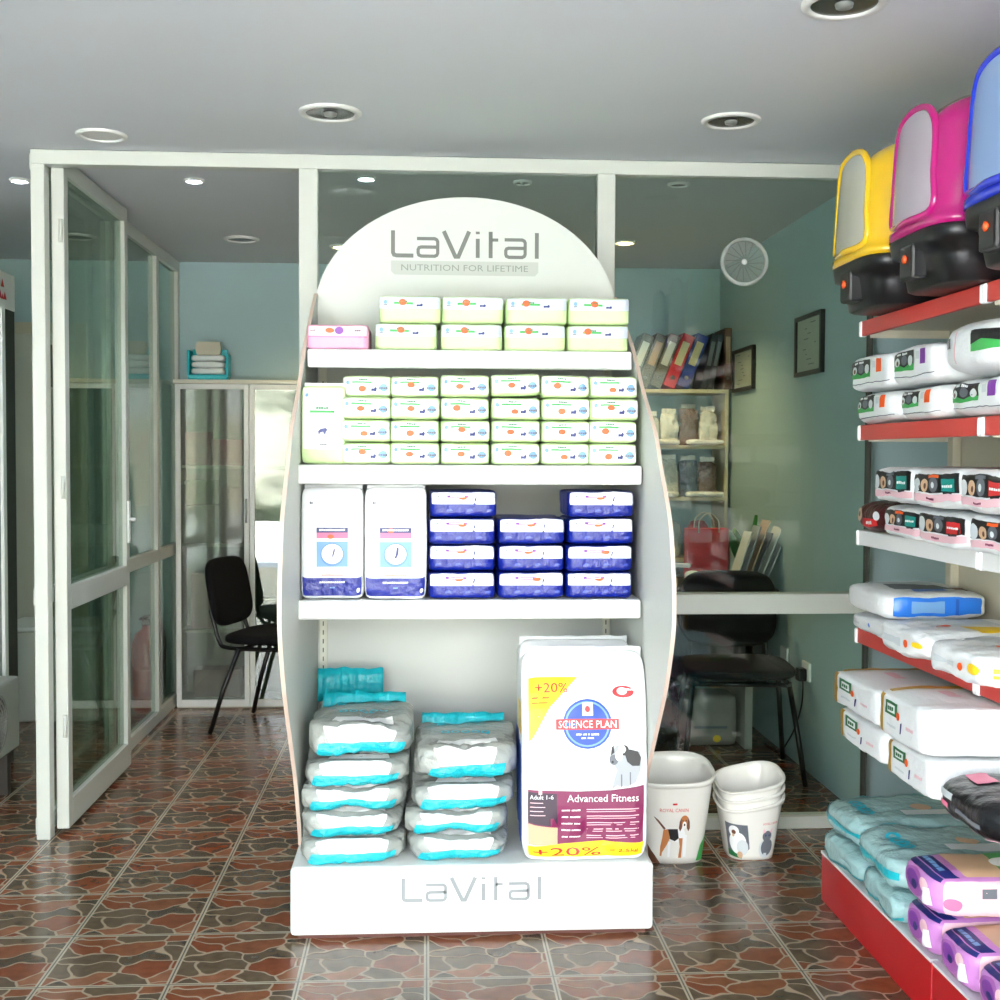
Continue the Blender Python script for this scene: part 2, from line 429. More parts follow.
d2 = S(empty('door_2', (0, 0, 0))); bei = M('beige_door_paint', (196, 190, 160), .5)
for x in (-2.62, -1.90): B('door_frame', x, x + .06, BACK - .03, BACK - .001, 0, 2.07, bei, d2, .003)
B('door_frame', -2.56, -1.90, BACK - .03, BACK - .001, 2.01, 2.07, bei, d2)
B('door_leaf', -2.559, -1.901, BACK - .02, BACK - .001, .01, 2.009, M('pale_door_leaf', (206, 206, 190), .5), d2)
B('door_window', -2.05, -1.95, BACK - .023, BACK - .0205, 1.72, 1.95, M('dark_door_glass', (40, 48, 44), .15), d2)

# outside the shop front (only seen mirrored in the cabinet glass)
pave = M('pale_pavement', (188, 185, 180), .8)
S(B('ground', -14, 12, -24, FRONT - .1, -.1, -.02, pave))
leafm = M('hedge_leaves', (70, 110, 48), .7, bump=1, bscale=3)
nt = leafm.node_tree; nzz = nt.nodes.new('ShaderNodeTexNoise'); nzz.inputs['Scale'].default_value = 1.6; nzz.inputs['Detail'].default_value = 6; rp = nt.nodes.new('ShaderNodeValToRGB'); rp.color_ramp.elements[0].position = .44; rp.color_ramp.elements[0].color = (*lin((66, 76, 56)), 1); rp.color_ramp.elements[1].position = .56; rp.color_ramp.elements[1].color = (*lin((186, 184, 164)), 1)
nt.links.new(nzz.outputs['Fac'], rp.inputs['Fac']); nt.links.new(rp.outputs[0], nt.nodes['Principled BSDF'].inputs['Base Color'])
mb = MB(); sf = Soft(9, 1.2, 2.9, n=5, amp=.35, freq=1.3, seed=3); sf.mesh(mb, leafm, 40)
tag(mb.build('hedge', loc=(-3.5, -13, -.02)), 'clipped green hedge across the street outside the shop front', 'hedge')
S(B('wall_street', -12, 10, -17, -16.7, 0, 2.2, M('cream_render', (226, 212, 186), .8)))

# ------------------------------------------------------------------ glazed partition
gl = glass_mat('clear_glass', (244, 250, 246))
gl2 = glass_mat('green_tinted_glass', (228, 238, 230), ior=1.45)
def post(name, x0, x1, y0, y1, z0, z1, parent): return B(name, x0, x1, y0, y1, z0, z1, alu, parent, .003)
w1 = S(empty('window_1', (0, 0, 0)))       # front screen
post('header_rail', -1.365, RIGHT - .002, PY, PY + .06, CEIL - .052, CEIL - .002, w1)
post('corner_post', -1.365, -1.318, PY, PY + .055, 0, CEIL - .052, w1)
post('post', -.447, -.381, PY, PY + .06, 0, CEIL - .052, w1)
post('post', .605, .669, PY, PY + .06, 0, CEIL - .052, w1)
post('middle_rail', .669, RIGHT - .04, PY - .012, PY + .07, .79, .862, w1)
post('middle_rail', -.381, .605, PY, PY + .06, .79, .862, w1)
post('bottom_rail', .669, RIGHT - .04, PY, PY + .06, 0, .045, w1)
post('bottom_rail', -.381, .605, PY, PY + .06, 0, .045, w1)
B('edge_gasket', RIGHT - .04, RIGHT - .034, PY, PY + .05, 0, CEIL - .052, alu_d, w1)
for (a, b) in ((-.381, .605), (.669, RIGHT - .04)):
    B('glass_pane', a + .001, b - .001, PY + .024, PY + .030, .863, CEIL - .053, gl, w1)
    B('glass_pane', a + .001, b - .001, PY + .024, PY + .030, .046, .789, gl, w1)
# round ventilator set in the glass
vent_m = M('milky_plastic', (200, 204, 198), .3, alpha=.16)
mb = MB(); cx, cz, r = 1.14, 2.058, .086
mb.lathe([(r, .0), (r, -.012), (r - .008, -.016), (r - .012, -.010), (r - .012, 0)], M('clear_plastic_rim', (214, 218, 210), .2, alpha=.5), 40, (cx, PY + .022, cz), 'y')
mb.lathe([(.0, -.008), (r - .012, -.006)], vent_m, 40, (cx, PY + .022, cz), 'y')
for k in range(16):
    a = 2 * PI * k / 16
    mb.tube([(cx + math.cos(a) * .014, PY + .014, cz + math.sin(a) * .014), (cx + math.cos(a + .35) * .07, PY + .012, cz + math.sin(a + .35) * .07)], .0012, vent_m, 6, smooth=False)
mb.lathe([(0, -.016), (.008, -.014), (.01, -.006)], M('milky_hub', (210, 214, 208), .3), 20, (cx, PY + .022, cz), 'y')
mb.build('ventilator', w1)

# open door leaf
d1 = S(empty('door_1', (0, 0, 0)))
DX0, DX1, DY0, DY1 = -1.314, -1.270, 4.362, 5.27
post('hinge_stile', DX0, DX1, DY0, DY0 + .05, .02, CEIL - .012, d1)
post('lock_stile', DX0, DX1, DY1 - .05, DY1, .02, CEIL - .012, d1)
post('bottom_rail', DX0, DX1, DY0 + .05, DY1 - .05, .02, .12, d1)
post('middle_rail', DX0, DX1, DY0 + .05, DY1 - .05, .80, .885, d1)
post('top_rail', DX0, DX1, DY0 + .05, DY1 - .05, CEIL - .07, CEIL - .012, d1)
B('glass_pane', -1.293, -1.287, DY0 + .051, DY1 - .051, .121, .799, gl2, d1)
B('glass_pane', -1.293, -1.287, DY0 + .051, DY1 - .051, .886, CEIL - .071, gl2, d1)
mb = MB(); mb.box(DX1, DX1 + .008, DY1 - .04, DY1 - .01, .98, 1.16, white, .002)
mb.tube([(DX1 + .008, DY1 - .025, 1.08), (DX1 + .03, DY1 - .025, 1.08)], .008, white, smooth=False)
mb.build('door_handle', d1)
mb = MB()
for z in (.35, 1.2, 2.1): mb.tube([(DX1 - .01, DY0 - .006, z), (DX1 - .01, DY0 - .006, z + .08)], .007, alu, smooth=False)
mb.build('hinge', d1)

# return screen running back
w2 = S(empty('window_2', (0, 0, 0)))
RX0, RX1 = -1.388, -1.346
for y in (5.28, 6.17): post('post', RX0, RX1, y, y + .05, 0, CEIL - .06, w2)
post('post', RX0, RX1, BACK - .052, BACK - .002, 0, CEIL - .06, w2)
post('header_rail', RX0, RX1, 4.36, BACK - .002, CEIL - .06, CEIL - .002, w2)
for a, b in ((4.36, 5.28), (5.33, 6.17), (6.22, BACK - .052)):
    post('middle_rail', RX0, RX1, a, b, .82, .88, w2); post('bottom_rail', RX0, RX1, a, b, 0, .06, w2)
    B('glass_pane', -1.370, -1.365, a + .001, b - .001, .061, .819, gl2, w2)
    B('glass_pane', -1.370, -1.365, a + .001, b - .001, .881, CEIL - .061, gl2, w2)

# ------------------------------------------------------------------ recessed ceiling lights
ringm = M('white_light_ring', (214, 214, 208), .4); cupm = M('lamp_reflector', (84, 84, 78), .25, metal=.6); unlit = M('unlit_lens', (120, 122, 116), .3)
def downlight(x, y, r, label, group, lit=None, spot=False, cup=cupm):
    t = empty('ceiling_light', (x, y, CEIL)); tag(t, label, 'ceiling light', group)
    mb = MB(); mb.lathe([(r, 0), (r, -.004), (r * .95, -.009), (r * .82, -.010), (r * .78, -.006), (r * .78, 0)], ringm, 40); mb.build('ring', t)
    mb = MB(); mb.lathe([(r * .78, -.0035), (r * .4, -.0015), (0, -.0012)], cup, 40)
    mb.build('reflector', t)
    if lit:
        mb = MB(); mb.lathe([(r * .62, -.004), (r * .5, -.010), (0, -.013)], M('lit_lamp_' + lit[0], lit[1], .5, emit=lit[2]), 24); mb.build('bulb', t)
        ld = bpy.data.lights.new('lamp_beam', 'SPOT'); ld.energy = lit[3]; ld.color = lin(lit[1]); ld.spot_size = math.radians(lit[4]); ld.spot_blend = .7; ld.shadow_soft_size = .03
        lo = bpy.data.objects.new('lamp_beam', ld); C.objects.link(lo); lo.location = (x, y, CEIL - .02)
    elif not spot:
        mb = MB(); mb.lathe([(r * .22, -.0035), (r * .2, -.012), (0, -.014)], unlit, 20); mb.build('bulb', t)
downlight(-.296, 3.78, .096, 'large unlit recessed ceiling light directly above the arched display stand', 'unlit recessed ceiling lights')
downlight(.95, 3.775, .092, 'large unlit recessed ceiling light above the white tubs, right of the stand', 'unlit recessed ceiling lights')
downlight(.965, 2.79, .098, 'large unlit recessed ceiling light at the top right, nearest the camera', 'unlit recessed ceiling lights')
downlight(-1.07, 4.10, .082, 'round white blank cover in the ceiling above the open glass door', 'unlit recessed ceiling lights', spot=True, cup=ringm)
downlight(-.45, 2.73, .09, 'recessed ceiling light cut by the top edge of the photo', 'unlit recessed ceiling lights')
cold = (232, 240, 255); warm = (255, 226, 170)
downlight(-.89, 4.74, .038, 'small lit cold white spotlight in the ceiling inside the open doorway', 'small spotlights behind the partition', ('cold', cold, 30, 14, 110))
downlight(-.229, 4.65, .038, 'small lit cold white spotlight with a blue glow, above the stand arch', 'small spotlights behind the partition', ('cold', cold, 30, 14, 110))
downlight(.367, 4.67, .036, 'small unlit spotlight in the ceiling right above the arch of the stand', 'small spotlights behind the partition')
downlight(.97, 4.66, .042, 'small unlit spotlight in the ceiling behind the right glass pane', 'small spotlights behind the partition', spot=True)
downlight(-.90, 6.0, .085, 'large dull recessed light in the ceiling above the glazed cabinet', 'large lights behind the partition', spot=True)
downlight(.97, 5.93, .06, 'large lit warm light in the ceiling at the back right', 'large lights behind the partition', ('warm', warm, 14, 30, 120))
downlight(-.43, 6.17, .06, 'lit warm light in the ceiling half hidden by the left of the arch', 'large lights behind the partition', ('warm', warm, 14, 12, 120))
downlight(-1.56, 4.79, .038, 'small lit spotlight in the ceiling left of the partition corner post', 'small spotlights behind the partition', ('cold', cold, 30, 8, 110))

# ------------------------------------------------------------------ display stand
st = empty('display_stand', (.126, 3.7, 0)); tag(st, 'white floor display stand with a rounded arch top and three shelves', 'display stand')
def SB(name, *a, **k):
    o = B(name, *a, **k); return o
cxs = .135; HW = .512; SY0 = 3.36; SYB = 4.12
def under(o, root):
    o.parent = root; o.matrix_parent_inverse = Matrix.Translation(-Vector(root.location)); return o
edge_m = M('beech_edge_band', (214, 192, 176), .5)
pan = M('white_display_board', (204, 207, 200), .5)
# arch board
pts = [(cxs - HW, .2)] + [(cxs - HW * math.cos(a), 1.832 + .398 * math.sin(a)) for a in [PI * k / 48 for k in range(49)]] + [(cxs + HW, .2)]
mb = MB(); mb.prism(pts, SYB, SYB + .018, pan, 'xz', edge_m); under(mb.build('back_panel'), st)
# curved side panels
prof = [(4.118, 1.90), (4.02, 1.85), (3.88, 1.77), (3.73, 1.68), (3.56, 1.55), (3.36, 1.42), (3.27, 1.317), (3.15, 1.19), (3.10, 1.06), (3.085, .97), (3.10, .88), (3.18, .74), (3.30, .60), (3.39, .50), (3.47, .40), (3.56, .25), (3.58, .2)]
sm = []
for i in range(len(prof) - 1):
    p0 = Vector(prof[max(i - 1, 0)]); p1 = Vector(prof[i]); p2 = Vector(prof[i + 1]); p3 = Vector(prof[min(i + 2, len(prof) - 1)])
    for k in range(4):
        t = k / 4; sm.append(tuple(.5 * ((2 * p1) + (-p0 + p2) * t + (2 * p0 - 5 * p1 + 4 * p2 - p3) * t * t + (-p0 + 3 * p1 - 3 * p2 + p3) * t ** 3)))
sm.append(prof[-1]); sm = sm + [(4.118, .2)]
for x0, x1 in ((cxs - HW, cxs - HW + .011), (cxs + HW - .011, cxs + HW)):
    mb = MB(); mb.prism(sm, x0, x1, pan, 'yz', edge_m); under(mb.build('side_panel'), st)
# base plinth with lettering
mb = MB(); mb.box(cxs - HW, cxs + HW, SY0, SYB - .002, .012, .205, white, .012); under(mb.build('base'), st)
mb = MB(); mb.box(cxs - HW + .02, cxs + HW - .02, SY0 + .02, SYB - .03, 0, .012, M('brown_base_foot', (92, 50, 40), .6)); under(mb.build('plinth_strip'), st)
# slotted uprights
slot = M('slot_shadow', (96, 96, 88), .7)
for x in (cxs - HW + .03, cxs + HW - .03):
    mb = MB(); mb.box(x - .012, x + .012, SYB - .012, SYB - .0005, .206, 1.66, M('offwhite_upright', (222, 222, 206), .4))
    for k in range(46): mb.box(x - .002, x + .002, SYB - .0128, SYB - .0119, .24 + k * .03, .255 + k * .03, slot)
    under(mb.build('slotted_upright'), st)
SHELF = [(3.69, 1.678), (3.50, 1.330), (3.50, .938)]
LIFT = .0008
for y, z in SHELF:
    mb = MB(); a, b = cxs - HW + .018, cxs + HW - .018
    mb.box(a, b, y + .02, SYB - .014, z - .024, z - .002, white); mb.box(a - .012 * (y < 3.6), b, y, y + .022, z - .056, z, white, .007)
    under(mb.build('shelf'), st)
# lettering
def lavital(x0, z0, h, y, m, sx=1.0):
    u = 1 / 148
    def a(o): return [(215 + o, 104), (318 + o, 104), (330 + o, 98), (335 + o, 88), (335 + o, 23), (330 + o, 12), (318 + o, 6), (240 + o, 6), (226 + o, 12), (222 + o, 23), (222 + o, 43), (227 + o, 53), (240 + o, 57), (335 + o, 57)]
    L = [([(77, 148), (77, 25), (83, 12), (97, 8), (195, 8)], 23), (a(0), 19), ([(370, 148), (437, 6), (455, 6), (517, 148)], 24), ([(567, 108), (567, 0)], 23), ([(567, 148), (567, 133)], 23),
         ([(642, 148), (642, 0)], 23), ([(642, 102), (686, 102)], 18), (a(508), 19), ([(911, 145), (911, 0)], 23)]
    vs, fs = ribbon2d(L, 18)
    mb = MB(); mb.add([(x0 + (v[0] - 65) * u * h * sx, y, z0 + v[1] * u * h) for v in vs], fs, m); return mb
k = SYB / 1210
grey_l = M('lettering_grey', (112, 114, 108), .5); plate = M('subtitle_plate', (182, 186, 178), .5); sub_l = M('subtitle_lettering', (136, 140, 132), .5)
X = lambda x, y: (x - 426.3) * y / 1210
Zp = lambda yy, y: 1.3555 + (456.1 - yy) * y / 1210
mb = lavital(X(391, SYB), Zp(259, SYB), Zp(233, SYB) - Zp(259, SYB), SYB - .0012, grey_l, .975)
x0, x1, z0, z1 = X(391, SYB), X(537.5, SYB), Zp(276.5, SYB), Zp(262.5, SYB)
poly = [(x0, z1), (x1, z1), (x1, z0 + .012), (x1 - .012, z0), (x0 + .012, z0), (x0, z0 + .012)]
mb.add([(p[0], SYB - .0007, p[1]) for p in poly], [tuple(range(6))], plate)
def put_text(mb, s, xc, zc, h, y, m, w=None):
    vs, fs, asp = text2d(s); sx = (w / asp) if w else h
    mb.add([(xc + v[0] * sx, y, zc + v[1] * h) for v in vs], fs, m)
put_text(mb, 'NUTRITION FOR LIFETIME', (x0 + x1) / 2, (z0 + z1) / 2 + .001, .021, SYB - .0013, sub_l, (x1 - x0) * .86)
under(mb.build('header_lettering'), st)
faint = M('base_lettering', (150, 154, 154), .4)
mb = lavital(X(402, SY0), Zp(906, SY0), Zp(882, SY0) - Zp(906, SY0), SY0 - .0012, faint, sx=1.02)
put_text(mb, 'NUTRITION FOR LIFETIME', X(473, SY0), Zp(918, SY0), .010, SY0 - .001, M('very_faint_print', (196, 198, 198), .4), .36)
under(mb.build('base_lettering'), st)

# ------------------------------------------------------------------ packs on the stand
rnd = random.Random(4)
def place(o, loc, rz=0., rx=0., ry=0.):
    o.location = loc; o.rotation_euler = (rx, ry, rz); return o
def dup(o, loc, rz=0., rx=0., ry=0., label=None, cat=None, group=None):
    c = copy_tree(o); place(c, loc, rz, rx, ry); tag(c, label, cat, group); return c
class Protos:
    """first use of each variant moves the original, later ones copy it"""
    def __init__(s, L): s.L = L; s.used = [False] * len(L)
    def get(s, i):
        i %= len(s.L)
        if not s.used[i]: s.used[i] = True; return s.L[i]
        return copy_tree(s.L[i])
def green_pack(i):
    r = random.Random(10 + i); ox = r.uniform(-.5, .1)
    F = [('rect', -.99, .02, .99, .88, M('silver_print', (196, 204, 214), .35)), ('ell', -.78, .5, .06, .15, i_lblue), ('text', 'VET', -.78, .3, .12, i_grey), ('rect', -.5, .34, .1, .5, i_green), ('text', 'DIET', -.18, .56, .16, i_dgreen),
         ('ell', ox, .5, .12, .24, i_orange), ('poly', [(.22, .2), (.3, .22), (.4, .2), (.42, .34), (.38, .42), (.33, .34), (.22, .36)], i_navy), ('rect', .55, .5, .85, .54, i_lpink), ('rect', .58, .36, .8, .4, i_lpink), ('rect', -.97, -.01, .97, .02, M('fold_line', (176, 200, 150), .5))]
    sf = Soft(.1895, .26, .082, n=16, amp=.002, freq=14, seed=i)
    return soft_obj('food_pack', sf, foil_lg, {'F': F}, 10)
GP = Protos([green_pack(i) for i in range(4)])
names4 = ['leftmost', 'second from left', 'third from left', 'rightmost']
y0, z0 = SHELF[0]; z0 += LIFT
for i, (xa, xb) in enumerate(((374, 438), (441, 502), (505, 566), (568, 629))):
    xc = X((xa + xb) / 2, y0 + .02)
    o = GP.get(i); place(o, (xc, y0 + .16, z0), rnd.uniform(-.01, .01))
    tag(o, f'pale green pack on the top shelf, lower layer, {names4[i]} of four', 'pack', 'pale green packs on the top shelf')
    o = GP.get(i + 1); place(o, (xc + (.004 if i else .012), y0 + .165, z0 + .0845), rnd.uniform(-.006, .006))
    tag(o, f'pale green pack on the top shelf, upper layer, {names4[i]} of four', 'pack', 'pale green packs on the top shelf')
sf = Soft(.188, .22, .076, n=16, amp=.003, freq=14, seed=9)
o = soft_obj('food_pack', sf, foil_pink, {'F': [('rect', -.95, .1, .95, .85, i_lpink), ('ell', -.25, .5, .14, .2, i_orange), ('ell', .05, .5, .14, .3, i_purp), ('text', 'VET', .65, .5, .2, i_grey), ('rect', -.97, -.04, .97, .02, i_pink), ('text', 'DIET', -.8, .5, .15, i_grey)]}, 10)
place(o, (-.2695, y0 + .135, z0)); tag(o, 'single pink pack at the left end of the top shelf', 'pack')

def small_pack(i):
    r = random.Random(40 + i); ox = r.uniform(-.35, .1)
    F = [('rect', -.99, -.72, .99, .8, i_white), ('ell', -.78, .35, .08, .18, i_lblue), ('rect', -.6, .3, .2, .46, i_green), ('text', 'LIGHT', -.15, .62, .2, i_dgreen), ('ell', ox, -.1 + r.uniform(-.2, .3), .15, .24, i_orange),
         ('poly', [(.18, -.45), (.26, -.43), (.38, -.46), (.42, -.2), (.36, -.02), (.3, -.2), (.18, -.18)], i_navy), ('ell', .68, -.1, .16, .34, i_lblue), ('rect', .5, .42, .85, .5, i_lpink), ('text', 'MINI', .68, -.15, .3, i_grey), ('rect', -.6, -.55, .1, -.48, i_lgrey)]
    sf = Soft(.1435, .2, .0640, n=9, amp=.003, freq=20, seed=30 + i)
    return soft_obj('food_pack', sf, foil_lg, {'F': F}, 10)
SP = Protos([small_pack(i) for i in range(6)])
y0, z0 = SHELF[1]; z0 += LIFT
cols = [(344, 389), (392, 438), (441, 489), (492, 540), (543, 589), (591, 638)]
cn = ['leftmost', 'second', 'third', 'fourth', 'fifth', 'rightmost']; rn = ['bottom', 'second from bottom', 'third from bottom', 'topmost']
for ci, (xa, xb) in enumerate(cols):
    xc = X((xa + xb) / 2, y0 + .03)
    for ri in range(4):
        yy = y0 + .125 + rnd.uniform(-.008, .012) + (.06 if (ci < 2 and ri == 3) else 0)
        o = SP.get(ci * 5 + ri * 2 + (ri > 1)); place(o, (xc + rnd.uniform(-.0006, .0006), yy, z0 + .0658 * ri + (.004 if (ci, ri) == (3, 3) else 0)), rnd.uniform(-.012, .012) * (1 if ri < 3 else 1.5), 0, (-.035 if (ci, ri) == (3, 3) else 0))
        tag(o, f'small white and pale green pack on the middle shelf, {cn[ci]} column, {rn[ri]}', 'pack', 'small packs stacked on the middle shelf')
# standing bag on the middle shelf
t = empty('food_bag', (-.299, y0 + .09, z0)); tag(t, 'upright white and pale green bag at the left end of the middle shelf', 'bag')
sf = Soft(.128, .07, .23, n=12, amp=.004, freq=12, seed=51, pz=.5)
soft_obj('bag_body', sf, foil_lg, {'F': [('rect', -.96, -.62, .96, .97, i_white), ('rect', -.6, .3, .5, .36, i_green), ('text', 'LIGHT', -.05, .42, .08, i_dgreen), ('ell', -.75, .75, .08, .05, i_lblue),
    ('poly', [(-.2, -.3), (-.16, -.2), (-.02, -.18), (.08, -.28), (.1, -.2), (.18, -.12), (.1, -.08), (-.12, -.1), (-.24, -.16)], i_navy), ('text', 'DIET', 0, -.5, .06, i_grey)]}, 12, t)
o = crimp(.115, .012, foil_w, 3, .002).build('top_seal', t); o.location = (0, 0, .226)

# blue and white packs and the two tall bags on the lower shelf
y0, z0 = SHELF[2]; z0 += LIFT
def blue_pack(i):
    r = random.Random(60 + i); oc = r.uniform(-.1, .3); hi = r.choice([.02, -.04, .0])
    F = [('poly', [(-.96, hi), (.3, hi), (.33, hi + .14), (.37, hi), (.96, hi - .02), (.98, .1), (.98, .84), (.94, .92), (-.94, .92), (-.98, .84), (-.98, .1)], i_white),
         ('rect', -.48, .5, .14, .68, i_purp), ('rect', -.44, .36, .1, .5, i_lpink), ('text', 'PRESCRIPTION', -.17, .59, .12, i_white), ('ell', oc - .1, .5, .12, .15, i_orange), ('text', 'pd', -.74, .6, .16, i_grey),
         ('poly', [(.33, .2), (.37, .22), (.39, .45), (.41, .55), (.36, .5), (.34, .35)], i_navy), ('rect', .55, .52, .85, .55, i_lpink), ('rect', .58, .42, .8, .45, i_lpink)]
    W = [('poly', [(-.8 + .3 * k, -.6), (-.6 + .3 * k, -.5), (-.66 + .3 * k, -.35), (-.78 + .3 * k, -.4)], M('blue_painted_highlight', (50, 72, 180), .3)) for k in range(6) if (k + i) % 2]  # highlights on the blue film, painted as lighter patches
    sf = Soft(.197, .27, .0765, n=12, amp=.003, freq=16, seed=60 + i)
    return soft_obj('food_pack', sf, foil_b, {'F': F + W}, 12)
BP = Protos([blue_pack(i) for i in range(5)])
specs = [((429, 497), [598, 573, 547, 520]), ((499, 566), [598, 571, 541]), ((568, 634), [598, 571, 543, 515])]
nm = ['left column', 'middle column', 'right column']
for ci, ((xa, xb), ys) in enumerate(specs):
    for ri, yy in enumerate(ys):
        off = {(0, 3): .003, (2, 2): .004, (2, 3): .004}.get((ci, ri), 0) + (.003 if ci == 2 else 0) - (.002 if ci == 0 else 0)
        o = BP.get(ci * 2 + ri * 3); place(o, (X((xa + xb) / 2, y0 + .02) + off, y0 + .165 + rnd.uniform(-.005, .012), z0 + .0795 * ri), rnd.uniform(-.008, .008))
        tag(o, f'royal blue pack with white label on the lowest shelf, {nm[ci]}, {rn[ri] if ri < len(ys) - 1 else "topmost"}', 'pack', 'blue packs stacked on the lowest shelf')
for i, (xa, xb) in enumerate(((298, 361), (363, 425))):
    yy = y0 + .07 + .015 * (1 - i); t = empty('food_bag', ((-.272, -.088)[i], yy, z0))
    tag(t, 'tall white bag with a blue foot on the lowest shelf, ' + ('nearest the left side panel' if i == 0 else 'touching the blue packs'), 'bag', 'tall white bags on the lowest shelf')
    sf = Soft(.180, .11, .325, n=13, amp=.004, freq=9, seed=70 + i, pz=.45)
    A = [('rect', -.99, -.99, .99, -.62, M('bag_blue', (10, 30, 138), .3, bump=.5, bscale=50)), ('text', 'PRESCRIPTION', .0, -.70, .05, i_white), ('text', 'diet', .0, -.80, .04, i_lblue), ('ell', .85, -.86, .06, .05, i_white),
         ('rect', -.5, .19, .5, .28, i_navy), ('rect', -.5, .09, .5, .19, i_pink), ('text', 'PRESCRIPTION', 0, .24, .05, i_white), ('ell', -.05 - .1 * i, .12 + .11 * i, .1, .04, i_orange),
         ('rect', -.5, -.42, .5, .03, i_lblue), ('ell', 0, -.2, .38, .21, M('print_mid_blue', (90, 140, 200), .4)), ('ell', 0, -.19, .34, .18, i_white),
         ('poly', [(.0, -.22), (.04, -.12), (.1, -.08), (.08, -.14), (.04, -.22), (.02, -.27)] if i == 0 else [(-.04, -.26), (.0, -.2), (.04, -.06), (.1, -.08), (.09, -.18), (.03, -.26)], i_navy),
         ('rect', -.35, -.58, .35, -.565, i_orange), ('text', 'pd', -.68, .72, .06, i_grey)]
    soft_obj('bag_body', sf, foil_w, {'F': A}, 14, t)
    o = crimp(.17, .012, foil_w, i, .002).build('top_seal', t); o.location = (0, .0, .320)

# ------------------------------------------------------------------ turquoise litter bags on the base
def litter_bag(seed, w=.298, d=.36, h=.082, top=False):
    t = empty('litter_bag')
    sf = Soft(w, d, h, n=5, amp=.02, freq=9, seed=seed, px=.04, py=.08)
    r = random.Random(seed)
    l = r.uniform(-.7, -.5); rr = r.uniform(.6, .8)
    F = [('poly', [(l + .08, -.1), (rr - .1, -.1), (rr + .02, .8), (l - .1, .8)], i_white), ('poly', [(l - .25, -.86), (rr + .1, -.86), (rr + .2, -.12 + r.uniform(-.12, .15)), (0, -.08), (l - .1, -.16 + r.uniform(-.15, .1))], foil_c)]
    T = [('ring', -.38 + .2 * k, -.1, .09, .09, .5, i_cyan) for k in range(5)]
    T += [('poly', [(-.6, -.9), (.7, -.9), (.6, -.55), (-.5, -.55)], i_white), ('poly', [(-.6, .72), (.8, .72), (.8, .95), (-.6, .95)], foil_c)]
    soft_obj('bag_body', sf, foil_grey, {'F': F, 'T': T}, 16, t)
    s = crimp(w * .86, .045 if top else .03, foil_c, seed, .006 if top else .003).build('end_seal', t)
    s.location = (0, d * .42 if top else d * .49, h * .8 if top else h * .5); s.rotation_euler = (-.35 if top else -1.45, 0, 0)
    return t
LB = Protos([litter_bag(80), litter_bag(81), litter_bag(82)])
zb = .2085
for ci, (cx, dat) in enumerate(((X(352, 3.45), [(299, 402), (301, 405), (303, 408), (304, 411)]), (X(460, 3.45), [(402, 510), (405, 508), (410, 514)]))):
    for ri, (xa, xb) in enumerate(dat):
        o = LB.get(ri + ci); o.scale = (1, 1, .83)
        place(o, (X((xa + xb) / 2, 3.38) + (-.0035, .0075)[ci] + (.006 if ri == 0 else 0), 3.565 + .010 * ri + .01 * ci, zb + .071 * ri), rnd.uniform(-.02, .02))
        tag(o, f'turquoise and clear litter bag on the stand base, {("left", "right")[ci]} stack, {rn[ri] if ri else "bottom"}', 'bag', 'litter bags stacked on the stand base')
TB = litter_bag(85, .30, .36, .10, True); place(TB, (X(359.5, 3.40), 3.62, zb + .2855), .02, -.0)
tag(TB, 'turquoise litter bag lying topmost on the left stack of the stand base', 'bag', 'litter bags stacked on the stand base')
TB2 = litter_bag(86, .30, .36, .105, True); place(TB2, (X(467.5, 3.40), 3.62, zb + .2145), -.01)
tag(TB2, 'turquoise litter bag lying topmost on the right stack of the stand base', 'bag', 'litter bags stacked on the stand base')
# a further bag stands upright behind the left stack
t = empty('litter_bag', (-.248, 4.0, zb)); tag(t, 'litter bag standing upright behind the left stack, turquoise top seal showing', 'bag')
soft_obj('bag_body', Soft(.22, .10, .36, n=5, amp=.01, freq=9, seed=88, pz=.5), foil_grey, {}, 14, t)
o = crimp(.215, .11, foil_c, 5, .008).build('top_seal', t); o.location = (0, 0, .335)

